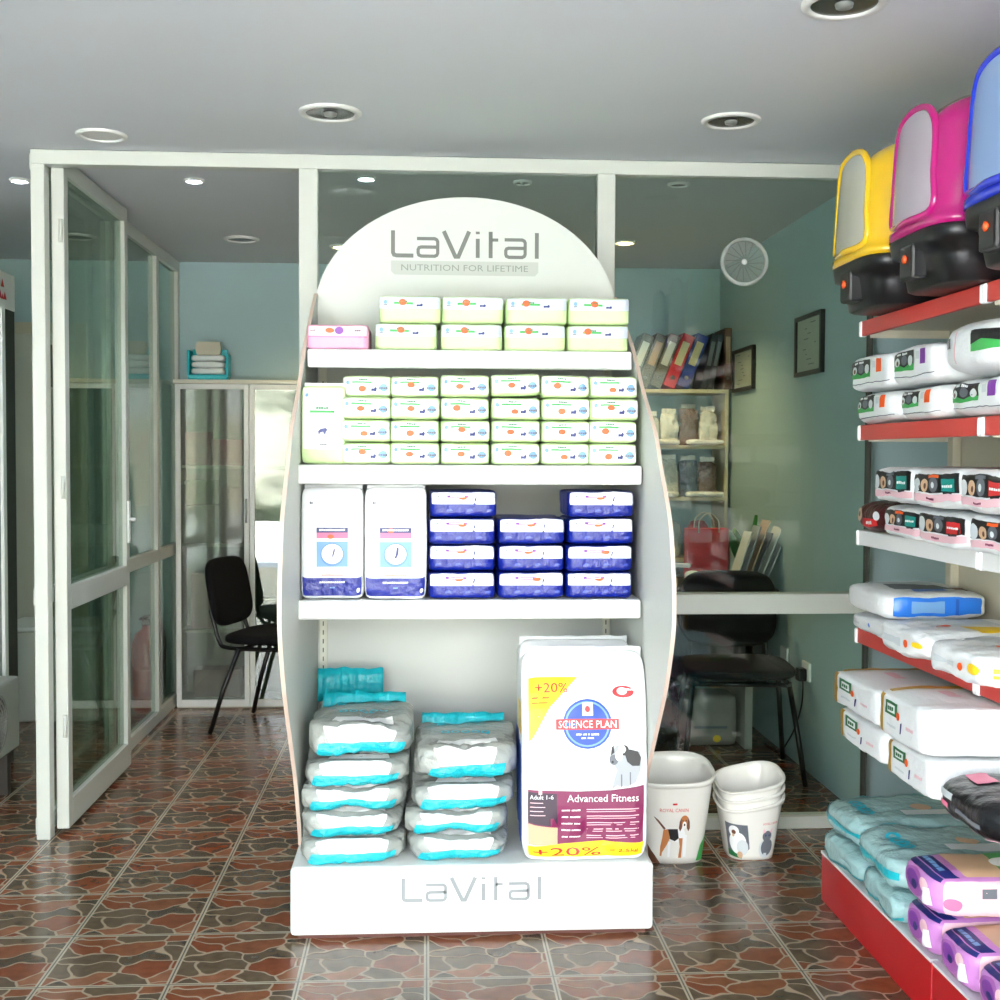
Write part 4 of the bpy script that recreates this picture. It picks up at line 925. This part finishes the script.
# ------------------------------------------------------------------ glazed cabinet at the back
cab = empty('glazed_cabinet', (-.94, 6.6, 0)); tag(cab, 'low cream cabinet with two framed glass doors against the back wall', 'cabinet')
cream = M('cream_cabinet', (214, 212, 196), .45); fro = glass_mat('rippled_cabinet_glass', (196, 204, 192), 1.5, .05, .14); mir = glass_mat('polished_cabinet_glass', (196, 206, 198), 1.9, 0)
CX0, CXM, CX1, CY0, CY1, CH = -1.33, -.942, -.555, 6.52, BACK - .004, 1.735
mb = MB(); mb.box(CX0, CX0 + .018, CY0 + .022, CY1, 0, CH, cream); mb.box(CX1 - .018, CX1, CY0 + .022, CY1, 0, CH, cream); mb.box(CX0 + .018, CX1 - .018, CY1 - .01, CY1, 0, CH, M('cabinet_back', (150, 150, 136), .6))
mb.box(CXM - .009, CXM + .009, CY0 + .022, CY1 - .01, .05, CH - .02, cream)
mb.box(CX0 + .018, CX1 - .018, CY0 + .022, CY1 - .01, 0, .05, cream); under(mb.build('carcass'), cab)
mb = MB(); mb.box(CX0 - .01, CX1 + .01, CY0 - .005, CY1, CH, CH + .022, cream, .003); under(mb.build('top'), cab)
CS = [.42, .88, 1.30]
for z in CS:
    for a, b in ((CX0 + .019, CXM - .01), (CXM + .01, CX1 - .019)):
        mb = MB(); mb.box(a, b, CY0 + .03, CY1 - .011, z - .016, z, cream); under(mb.build('shelf'), cab)
for i, (a, b, g) in enumerate(((CX0, CXM - .002, fro), (CXM + .002, CX1, mir))):
    dr = empty('door', (0, 0, 0)); under(dr, cab)
    mb = MB(); fw = .026
    mb.box(a, a + fw, CY0, CY0 + .02, .01, CH - .002, white, .002); mb.box(b - fw, b, CY0, CY0 + .02, .01, CH - .002, white, .002)
    mb.box(a + fw, b - fw, CY0, CY0 + .02, .01, .045, white); mb.box(a + fw, b - fw, CY0, CY0 + .02, CH - .028, CH - .002, white); mb.build('door_frame', dr)
    B('glass_pane', a + fw + .001, b - fw - .001, CY0 + .008, CY0 + .013, .046, CH - .029, g, dr)
mb = MB(); mb.tube([(CXM - .015, CY0 - .001, 1.0), (CXM - .015, CY0 - .025, 1.01), (CXM - .015, CY0 - .025, 1.11), (CXM - .015, CY0 - .001, 1.12)], .005, M('steel_handle', (150, 150, 146), .3, metal=1)); under(mb.build('handle'), cab)
def stock(name, x0, x1, z, h, m, label, y0=6.57, y1=6.69):
    o = B(name, x0, x1, y0, y1, z, z + h, m, None, .006); tag(o, label, 'box', 'stock inside the glazed cabinet'); return o
pinkb = M('raspberry_carton', (206, 60, 96), .5); greenb = M('green_carton', (96, 150, 70), .5); whb = M('white_carton', (226, 228, 222), .5); brb = M('brown_carton', (150, 110, 76), .6)
stock('carton', -1.29, -1.16, 1.301, .18, pinkb, 'raspberry pink carton on the upper cabinet shelf, left of its pair')
stock('carton', -1.15, -.98, 1.301, .14, pinkb, 'lower raspberry carton on the upper cabinet shelf, right of its pair')
stock('carton', -1.30, -1.13, 1.09, .13, greenb, 'green carton stacked on a white one in the cabinet')
stock('carton', -1.30, -1.13, .881, .205, whb, 'white carton below the green one in the cabinet')
stock('carton', -1.10, -.97, .881, .30, brb, 'tall brown carton beside the white one in the cabinet')
stock('carton', -1.26, -1.15, .421, .30, M('dull_red_carton', (190, 90, 90), .5), 'dull red carton on the lower shelf of the cabinet')
stock('carton', -1.12, -.99, .421, .13, whb, 'low white carton on the lower shelf of the cabinet')
stock('carton', -1.25, -1.0, .051, .15, M('pale_red_carton', (196, 120, 116), .5), 'pale red carton on the floor of the cabinet')
stock('carton', -.88, -.62, .881, .10, whb, 'flat white carton behind the right cabinet door')
stock('carton', -.9, -.64, .421, .16, M('grey_carton', (140, 140, 140), .5), 'grey carton behind the chair in the right cabinet door')
# parcel on the cabinet
t = empty('folded_pad_pack', (-1.168, 6.60, CH + .023)); tag(t, 'turquoise wrapped pack of folded white pads on the glazed cabinet', 'pack')
mb = MB(); mb.box(-.105, .105, -.03, .07, 0, .03, foil_c, .008); mb.box(-.11, -.095, -.03, .07, .02, .16, foil_c, .005); mb.box(.095, .11, -.03, .07, .02, .14, foil_c, .005); mb.box(-.095, .095, .055, .07, .02, .17, foil_c, .005); mb.build('wrapper', t)
for k in range(3):
    mb = MB(); Soft(.18, .085, .034, n=4, amp=.003, freq=20, seed=200 + k).mesh(mb, M('white_pad', (232, 236, 234), .7), 8); o = mb.build('pad', t); o.location = (0, .008, .031 + .0345 * k)
mb = MB(); mb.prism([(-.06, .0), (.06, .0), (.068, .03), (.06, .07), (-.06, .07), (-.068, .03)], 0, .03, M('beige_band', (196, 190, 168), .6)); o = mb.build('paper_band', t); o.location = (0, -.005, .136)

# ------------------------------------------------------------------ visitor chairs
fab = M('black_upholstery', (10, 10, 11), .85, spec=.2, bump=.3, bscale=220); tubeb = M('black_tube', (12, 12, 12), .35)
def chair(loc, rz, label):
    t = empty('visitor_chair', loc, (0, 0, rz)); tag(t, label, 'chair', 'black visitor chairs')       # +x is forward
    mb = MB(); sf = Soft(.44, .46, .06, n=4.5, amp=.0, seed=1, px=.12, py=.12, flat_bottom=False); sf.mesh(mb, fab, 12); o = mb.build('seat', t); o.location = (0, 0, .43)
    mb = MB(); sf = Soft(.055, .43, .34, n=4, amp=0, bulge=.0, flat_bottom=False)
    vs = []; sf.mesh(mb, fab, 14); mb.v = [(v[0] - .35 * (v[1] ** 2) * -1 * .6, v[1], v[2]) for v in mb.v]
    o = mb.build('backrest', t); o.location = (-.24, 0, .51); o.rotation_euler = (0, -.19, 0)
    for s in (-1, 1):
        mb = MB(); mb.tube([(-.285, s * .17, .60), (-.262, s * .17, .52), (-.235, s * .175, .445), (-.19, s * .185, .418), (0, s * .19, .415), (.19, s * .19, .418)], .0105, tubeb); mb.build('back_tube', t)
        mb = MB(); mb.tube([(-.12, s * .2, .415), (-.19, s * .225, .22), (-.25, s * .25, .006)], .0115, tubeb, smooth=False); mb.build('leg', t)
        mb = MB(); mb.tube([(.12, s * .2, .415), (.18, s * .225, .22), (.235, s * .25, .006)], .0115, tubeb, smooth=False); mb.build('leg', t)
    mb = MB(); mb.tube([(-.13, -.2, .405), (-.13, .2, .405)], .010, tubeb, smooth=False); mb.tube([(.13, -.2, .405), (.13, .2, .405)], .010, tubeb, smooth=False); mb.build('cross_bar', t)
    return t
chair((-.735, 6.07, 0), -.285, 'black visitor chair in front of the glazed cabinet')
chair((1.33, 5.09, 0), -PI / 2 - .1, 'black visitor chair drawn up to the desk behind the right glass')

# ------------------------------------------------------------------ desk corner behind the glass
desk = empty('desk', (1.1, 5.7, 0)); tag(desk, 'dark desk behind the right glass, covered with papers', 'desk')
dkm = M('dark_desk', (26, 24, 26), .5)
mb = MB(); mb.box(.5, 1.62, 5.45, 6.05, .725, .75, dkm, .003); under(mb.build('desk_top'), desk)
mb = MB(); mb.box(.55, 1.58, 5.50, 5.52, .30, .724, dkm); under(mb.build('modesty_panel'), desk)
for x in (.52, 1.48):
    mb = MB(); mb.box(x, x + .035, 5.5, 6.0, 0, .724, M('pale_desk_leg', (170, 168, 158), .5)); under(mb.build('leg'), desk)
bagm = M('glossy_black_bag', (20, 24, 30), .15, bump=1., bscale=14)
t = empty('carrier_bag', (.86, 4.86, 0)); tag(t, 'crumpled glossy black bag on the floor behind the right glass', 'bag')
mb = MB(); Soft(.32, .3, .5, n=3, amp=.05, freq=7, seed=210, pz=.3).mesh(mb, bagm, 26); mb.build('bag_body', t)
mb = MB(); mb.tube([(-.06, 0, .47), (-.09, 0, .56), (-.02, .01, .60), (.05, 0, .55), (.04, 0, .47)], .009, bagm); mb.build('handle', t)
o = soft_obj('cardboard_box', Soft(.34, .18, .2, n=12, amp=.002, seed=4), M('dusky_pink_box', (120, 76, 76), .6), {'F': [('rect', -.8, .1, -.1, .7, i_lgrey), ('rect', .1, -.6, .7, -.1, i_beige), ('ell', .5, .4, .1, .2, i_yel)]}, 8)
place(o, (.84, 4.53, 0), .1); tag(o, 'dusky pink box low behind the glass beside the black bag', 'box')
o = soft_obj('cardboard_box', Soft(.24, .2, .24, n=12, amp=.002, seed=5), M('pale_grey_box', (150, 146, 136), .6), {'F': [('rect', -.7, -.3, .6, -.2, i_grey), ('ell', .2, -.7, .16, .14, i_yel)]}, 8)
place(o, (1.34, 5.66, .0)); tag(o, 'pale grey box under the desk between the chair legs', 'box')

def small(name, cat, label, group, loc, w, d, h, m, arts, seed, rz=0, rx=0, ry=0, n=6, amp=.004, freq=15, **kw):
    o = soft_obj(name, Soft(w, d, h, n=n, amp=amp, freq=freq, seed=seed, **kw), m, arts, 10); place(o, loc, rz, rx, ry); tag(o, label, cat, group); return o
# red paper bag
t = empty('paper_bag', (1.36, 5.80, .751), (0, 0, .05)); tag(t, 'red paper gift bag with twisted handles on the desk', 'bag')
mb = MB(); mb.box(-.1, .1, -.04, .04, 0, .26, M('red_paper', (206, 30, 34), .5), .002); mb.build('bag_body', t)
for s in (-1, 1):
    mb = MB(); mb.tube([(-.05, s * .042, .24), (-.045, s * .042, .30), (0, s * .042, .335), (.045, s * .042, .30), (.05, s * .042, .24)], .003, M('pale_cord', (196, 190, 170), .6), 8); mb.build('handle', t)
# leafy plant
t = empty('potted_plant', (1.53, 5.72, .751)); tag(t, 'broad green leaf plant in a black pot on the desk', 'plant')
mb = MB(); mb.lathe([(0, 0), (.035, 0), (.045, .075), (.04, .08), (0, .07)], blackp, 20); mb.build('pot', t)
lm = M('leaf_green', (30, 110, 40), .4, bump=.3)
for k, (rz, tilt, ln, wd) in enumerate(((-1.5, .12, .26, .05), (.3, .3, .2, .04), (2.2, .35, .2, .04), (3.6, .25, .22, .042))):
    mb = MB(); vs = []; fs = []; n = 10
    for i in range(n + 1):
        q = i / n; wv = wd * math.sin(PI * min(1, q * .94 + .05)) ** .8
        for j, sgn in enumerate((-1, -.5, 0, .5, 1)): vs.append((sgn * wv, math.sin(tilt) * ln * q * (1 + .5 * q) + .012 * (abs(sgn)), .07 + ln * q * math.cos(tilt) ))
    for i in range(n):
        for j in range(4): a = i * 5 + j; fs.append((a, a + 1, a + 6, a + 5))
    m0 = len(vs); vs2 = [(v[0], v[1] + .0015, v[2]) for v in vs]; mb.add(vs, fs, lm, True); mb.add(vs2, fs, lm, True); mb.build('leaf', t, rot=(0, 0, rz + PI / 2 * 0))
# rack of papers
pap = [M('paper_white', (220, 222, 216), .6), M('paper_grey', (160, 166, 170), .5), M('paper_tan', (190, 160, 130), .6), M('folder_grey', (120, 126, 130), .5)]
t = empty('magazine_rack', (1.545, 5.38, .751)); t.location = (1.50, 5.30, .751)
tag(t, 'clear rack of brochures leaning by the right wall behind the glass', 'rack')
t.location = (1.50, 5.56, .751)
mb = MB(); mb.box(-.10, .11, -.06, .06, 0, .03, M('rack_base', (200, 204, 202), .3), .004); mb.build('rack_base', t)
for k in range(6):
    mb = MB(); mb.box(-.003, .003, -.05, .05, 0, .24 + .03 * (k % 3), pap[k % 4]); o = mb.build('brochure', t, loc=(-.07 + .028 * k, 0, .0305), rot=(0, .32 + .02 * k, .1))
# dark papers and bits on the desk
for k, (x, y, w, d, h, m, lab) in enumerate(((1.02, 5.60, .30, .2, .05, M('charcoal_folder', (50, 54, 60), .4), 'charcoal folder lying flat on the desk left of the red bag'), (1.06, 5.62, .28, .18, .03, M('slate_magazine', (80, 88, 96), .3), 'slate magazine on top of the charcoal folder'), (1.12, 5.60, .26, .03, .02, pap[0], 'white rolled sheet lying across the slate magazine'))):
    small('folder' if k == 0 else ('magazine' if k == 1 else 'paper_roll'), 'papers', lab, 'papers on the desk', (x, y + .06, .751 + (0, .052, .084)[k]), w, d, h, m, {}, 220 + k, rz=(.1, -.15, -.3)[k], ry=0, n=9, amp=.002)
small('jar', 'jar', 'small white jar on the desk in front of the folder', 'papers on the desk', (1.23, 5.52, .751), .07, .07, .08, pap[0], {}, 224, n=3)
small('tin', 'tin', 'small tan tin on the desk nearest the stand', 'papers on the desk', (1.12, 5.49, .751), .07, .06, .06, pap[2], {}, 225, n=3)

# wall shelving with binders and hanging stock in the back corner
ws = empty('wall_shelves', (1.1, 6.6, 0)); tag(ws, 'cream shelf unit in the back right corner holding ring binders', 'shelves')
SX0, SX1, SYF = .62, 1.625, 6.44
for x in (SX0, SX1 - .018):
    mb = MB(); mb.box(x, x + .018, SYF + .002, BACK - .004, 0, 1.70, M('cream_shelf_board', (206, 196, 164), .5)); under(mb.build('side_panel'), ws)
for z in (.79, 1.12, 1.40, 1.70):
    mb = MB(); mb.box(SX0, SX1 if z > 1.6 else SX1 - .019, SYF, BACK - .004, z + .001, z + .02, M('cream_shelf_board')); under(mb.build('shelf'), ws)
bz = 1.721
def binder(x, lean, w, m, lm, lab, h=.30, ring=True):
    t = empty('ring_binder', (x, 6.46, bz + w * math.sin(lean) + .0008), (0, lean, 0)); tag(t, lab, 'binder', 'ring binders on the corner shelf')
    mb = MB(); mb.box(0, w, 0, .23, 0, h, m, .003); mb.build('cover', t)
    mb = MB(); mb.box(w * .2, w * .8, -.0015, .0, h * .42, h * .86, lm); mb.build('spine_label', t)
    if ring:
        mb = MB(); mb.lathe([(.0, 0), (w * .18, 0), (w * .18, -.003), (w * .12, -.003)], M('steel_handle'), 18, (w / 2, -.0005, h * .18), 'y'); mb.build('finger_ring', t)
marb = M('marbled_grey_board', (86, 84, 74), .5, bump=.4, bscale=90)
nt = marb.node_tree; nzz = nt.nodes.new('ShaderNodeTexNoise'); nzz.inputs['Scale'].default_value = 60; rp = nt.nodes.new('ShaderNodeValToRGB'); rp.color_ramp.elements[0].position = .42; rp.color_ramp.elements[0].color = (.01, .01, .01, 1); rp.color_ramp.elements[1].position = .6; rp.color_ramp.elements[1].color = (.35, .34, .28, 1)
nt.links.new(nzz.outputs['Fac'], rp.inputs['Fac']); nt.links.new(rp.outputs[0], nt.nodes['Principled BSDF'].inputs['Base Color'])
binder(1.055, .38, .062, marb, pap[0], 'grey marbled binder leaning, leftmost showing beside the stand'); binder(1.127, .38, .062, marb, pap[2], 'grey marbled binder leaning, second from the stand')
binder(1.199, .38, .062, marb, pap[0], 'grey marbled binder leaning against the red one')
binder(1.271, .38, .066, M('red_binder', (196, 24, 34), .4), M('cream_label', (226, 214, 170), .6), 'red ring binder leaning with a cream spine label')
binder(1.347, .38, .066, M('blue_binder', (26, 54, 140), .4), M('cream_label'), 'blue ring binder leaning with a cream spine label')
binder(1.476, .20, .035, M('slate_binder', (52, 58, 68), .4), pap[3], 'thin slate binder leaning right of the blue one', ring=False)
binder(1.513, .20, .03, M('slate_binder'), pap[3], 'thin slate binder standing nearly upright beside the brown one', ring=False)
binder(1.603, .0, .04, M('brown_marbled_board', (96, 66, 46), .5, bump=.4, bscale=80), pap[2], 'brown upright binder at the wall end of the shelf', h=.33)
# clear bags with accessories on the shelves below
cl = [M('clear_bag_white', (240, 238, 230), .2, bump=1, bscale=60), M('clear_bag_brown', (120, 100, 84), .25, bump=1, bscale=60), M('clear_bag_grey', (196, 198, 190), .2, bump=1, bscale=60), M('clear_bag_red', (170, 50, 50), .3, bump=1, bscale=60), M('clear_bag_blue', (80, 100, 120), .3, bump=1, bscale=60)]
rr = random.Random(12); ordn = ['nearest the stand', 'second from the stand', 'third from the stand', 'fourth from the stand', 'at the wall end']
for row, z in enumerate((1.421, 1.141)):
    for k in range(5):
        w = .099; x = 1.10 + .106 * k
        t = empty('accessory_bag', (x, 6.50, z), (0, 0, rr.uniform(-.02, .02))); tag(t, f'clear bag of accessories on the {["upper", "lower"][row]} corner shelf, {ordn[k]}', 'bag', 'accessory bags on the corner shelves')
        h = rr.uniform(.15, .21)
        m = cl[(k * 2 + row * 3) % 5] if row else cl[(k % 2) * 2 if k != 3 else 1]
        mb = MB(); Soft(w, .06, h, n=3.4, amp=.03, freq=24, seed=300 + row * 10 + k, pz=.6).mesh(mb, m, 12); mb.build('bag_body', t)
        o = crimp(w * .8, .03, cl[0], k + row, .006).build('top_seal', t); o.location = (0, 0, h - .006)
    for k in range(2):
        small('accessory_packet', 'packet', f'flat white packet lying on the {["upper", "lower"][row]} corner shelf edge, {["left", "right"][k]}', 'flat packets on the corner shelves', (1.25 + .24 * k, 6.39 + .02, z + .001), .2, .08, .03, cl[0], {}, 330 + row * 2 + k, n=3.5, amp=.006, py=.2)
for k in range(3):
    small('accessory_bag', 'bag', f'clear bag on the lowest corner shelf behind the red gift bag, {["left", "middle", "right"][k]}', 'accessory bags on the corner shelves', (1.18 + .15 * k, 6.52, .811), .11, .08, .2, cl[(k + 1) % 5], {}, 340 + k, n=3, amp=.012)

# pictures, sockets
def picture(ya, yb, za, zb, label, seed):
    t = empty('framed_picture', (RIGHT, (ya + yb) / 2, (za + zb) / 2)); tag(t, label, 'picture', 'framed documents on the right wall')
    h, w = (zb - za) / 2, (yb - ya) / 2; fm = M('dark_frame', (28, 20, 18), .4)
    mb = MB()
    mb.box(-.02, -.001, -w, w, h - .018, h, fm); mb.box(-.02, -.001, -w, w, -h, -h + .018, fm); mb.box(-.02, -.001, -w, -w + .018, -h + .018, h - .018, fm); mb.box(-.02, -.001, w - .018, w, -h + .018, h - .018, fm); mb.build('frame', t)
    mb = MB(); mb.box(-.010, -.002, -w + .018, w - .018, -h + .018, h - .018, M('document_paper', (176, 184, 168), .4))
    r = random.Random(seed)
    for k in range(9): a = r.uniform(-w * .6, w * .4); mb.box(-.0108, -.0101, a, a + r.uniform(.03, w * .7) * .6, h * .7 - k * h * .17, h * .7 - k * h * .17 + .004, i_grey)
    mb.build('document', t)
picture(4.93, 5.29, 1.71, 1.97, 'larger dark framed document on the right wall, nearer the camera', 1)
picture(5.98, 6.38, 1.70, 1.92, 'smaller dark framed document on the right wall by the binders', 2)
for k, (y, z) in enumerate(((5.42, .45), (5.10, .435))):
    t = empty('wall_socket', (RIGHT, y, z)); tag(t, ['white wall socket above the desk cable, farther from the camera', 'white wall socket with a black plug, nearer the camera'][k], 'socket', 'sockets on the right wall')
    mb = MB(); mb.box(-.012, -.0005, -.05, .05, -.04, .04, white, .003); mb.build('plate', t)
    if k == 1: mb = MB(); mb.box(-.05, -.0125, -.03, .02, -.04, .015, blackp, .006); mb.build('plug', t)
mb = MB(); mb.tube([(1.622, 5.095, .40), (1.625, 5.11, .3), (1.628, 5.2, .18), (1.63, 5.32, .08), (1.62, 5.42, .008), (1.60, 5.6, .006)], .0035, blackp, 8)
tag(mb.build('power_cord'), 'thin black cord hanging from the plug down the right wall', 'cord')

# ------------------------------------------------------------------ left room: fridge, air conditioner, extinguisher
fr = empty('display_fridge', (-2.1, 4.9, 0)); tag(fr, 'tall white display fridge behind the corner post at the left edge', 'fridge')
FX, FY0, FY1, FT = -1.80, 4.35, 5.45, 2.135
mb = MB(); mb.box(FX - .6, FX - .02, FY0, FY1, .08, FT, M('fridge_white', (196, 200, 196), .4), .008); under(mb.build('body'), fr)
mb = MB(); mb.box(FX - .019, FX, FY0, FY1, 1.98, FT, white, .004)
tri = [(-.0, .055), (-.05, -.03), (.05, -.03)]
def lp(p, oy, oz): return (FX + .0012, FY1 - .16 - p[0] + oy, 2.06 + p[1] + oz)
for oy, oz, s in ((0, .02, .42), (-.028, -.03, .42), (.028, -.03, .42), (0, -.035, .3)):
    mb.add([lp((p[0] * s, p[1] * s), oy, oz) for p in tri], [(0, 1, 2)], i_red)
under(mb.build('header_sign'), fr)
mb = MB(); mb.box(FX - .019, FX, FY0, FY0 + .03, .5, 1.98, alu); mb.box(FX - .019, FX + .008, FY1 - .19, FY1 - .15, .3, 1.98, white, .003); mb.box(FX - .019, FX - .004, FY1 - .15, FY1, .1, 1.98, M('dark_seal', (56, 60, 52), .6)); under(mb.build('door_frame'), fr)
mb = MB(); mb.box(FX - .018, FX - .006, FY0 + .031, FY1 - .191, .3, 1.979, M('fridge_glass', (118, 126, 120), .12)); under(mb.build('door_glass'), fr)
mb = MB(); mb.box(FX - .6, FX - .02, FY0 + .02, FY1 - .02, 0, .079, blackp); under(mb.build('plinth'), fr)

ac = empty('air_conditioner_unit', (-1.72, 4.55, 0)); tag(ac, 'white air conditioner outdoor unit on the floor at the left edge', 'air conditioner')
AX = -1.655; acm = M('ac_casing', (176, 178, 170), .45)
mb = MB(); mb.box(AX - .13, AX, 4.2, 5.02, .165, .455, acm, .012); under(mb.build('casing'), ac)
mb = MB(); cy, cz = 4.74, .31
for r in (.115, .095, .075, .055, .035): mb.tube([(AX + .004, cy + r * math.cos(a), cz + r * math.sin(a)) for a in [2 * PI * k / 24 for k in range(24)]], .0035, M('ac_grille', (130, 132, 126), .5), 6, 1, closed=True)
for k in range(12): a = PI * k / 6; mb.tube([(AX + .004, cy + .02 * math.cos(a), cz + .02 * math.sin(a)), (AX + .004, cy + .118 * math.cos(a), cz + .118 * math.sin(a))], .002, M('ac_grille'), 6, smooth=False)
under(mb.build('fan_grille'), ac)
mb = MB(); mb.lathe([(0, .001), (.118, .001)], M('ac_dark', (70, 74, 68), .6), 32, (AX, cy, cz), 'x'); under(mb.build('fan_recess'), ac)
for y in (4.3, 4.88):
    mb = MB(); mb.box(AX - .12, AX - .005, y, y + .04, 0, .164, M('ac_foot', (60, 56, 50), .5)); under(mb.build('foot'), ac)

o = MB(); o.box(-2.15, -1.66, 6.22, 6.60, 0, .46, M('white_chest', (208, 210, 200), .4), .01); o.box(-2.16, -1.65, 6.21, 6.61, .461, .485, white, .005)
tag(o.build('storage_chest'), 'low white chest in the left room seen through the open door glass', 'chest')
t = empty('fire_extinguisher', (-1.475, 6.47, 0)); tag(t, 'red fire extinguisher standing on the floor seen through the glass return', 'fire extinguisher')
rex = M('extinguisher_red', (176, 30, 22), .3, coat=.4)
mb = MB(); mb.lathe([(0, .0), (.07, .0), (.075, .02), (.075, .36), (.06, .41), (.025, .44), (.022, .46), (0, .46)], rex, 28); mb.build('cylinder', t)
mb = MB(); mb.box(-.02, .02, -.02, .02, .455, .49, blackp, .003); mb.box(-.015, .015, -.1, .03, .495, .508, blackp, .003); mb.build('valve', t)
mb = MB(); mb.tube([(.02, 0, .475), (.07, -.02, .48), (.1, -.03, .38), (.098, -.03, .2), (.09, -.03, .1)], .009, blackp); mb.build('hose', t)

# ------------------------------------------------------------------ light
W = bpy.data.worlds.new('daylight'); SC.world = W; W.use_nodes = True; nt = W.node_tree
bg = nt.nodes['Background']; bg.inputs['Strength'].default_value = 9.0
tc = nt.nodes.new('ShaderNodeTexCoord'); sx = nt.nodes.new('ShaderNodeSeparateXYZ'); rp = nt.nodes.new('ShaderNodeValToRGB')
rp.color_ramp.elements[0].position = .0; rp.color_ramp.elements[0].color = (.97, .97, .98, 1); rp.color_ramp.elements[1].position = .8; rp.color_ramp.elements[1].color = (.62, .78, 1, 1)
nt.links.new(tc.outputs['Generated'], sx.inputs[0]); nt.links.new(sx.outputs['Z'], rp.inputs['Fac']); nt.links.new(rp.outputs[0], bg.inputs['Color'])
ld = bpy.data.lights.new('shopfront_portal', 'AREA'); ld.shape = 'RECTANGLE'; ld.size = 4.4; ld.size_y = 2.3; ld.cycles.is_portal = True
lo = bpy.data.objects.new('shopfront_portal', ld); C.objects.link(lo); lo.location = (-.68, FRONT - .05, 1.15); lo.rotation_euler = (PI / 2, 0, 0)
sd = bpy.data.lights.new('sun', 'SUN'); sd.energy = 40; sd.angle = .01; so = bpy.data.objects.new('sun', sd); C.objects.link(so); so.rotation_euler = (math.radians(-20), math.radians(10), 0)

# ------------------------------------------------------------------ camera
cam = bpy.data.cameras.new('camera'); co = bpy.data.objects.new('camera', cam); C.objects.link(co)
cam.sensor_width = 36; cam.lens = 36 * 1.2098; cam.clip_start = .05
yaw, pitch, roll = .061, .036, .0041
fw = Vector((math.sin(yaw) * math.cos(pitch), math.cos(yaw) * math.cos(pitch), -math.sin(pitch)))
r0 = Vector((math.cos(yaw), -math.sin(yaw), 0)); u0 = r0.cross(fw)
rv = r0 * math.cos(roll) + u0 * math.sin(roll); uv = -r0 * math.sin(roll) + u0 * math.cos(roll)
mt = Matrix((rv, uv, -fw)).transposed().to_4x4(); mt.translation = Vector((0, 0, 1.3555)); co.matrix_world = mt
SC.camera = co
SC.view_settings.view_transform = 'Standard'; SC.view_settings.look = 'None'; SC.view_settings.gamma = 1; SC.view_settings.use_curve_mapping = False
SC.view_settings.exposure = .98
SC.cycles.use_denoising = True; SC.cycles.max_bounces = 10; SC.cycles.transparent_max_bounces = 24; SC.cycles.sample_clamp_indirect = 8
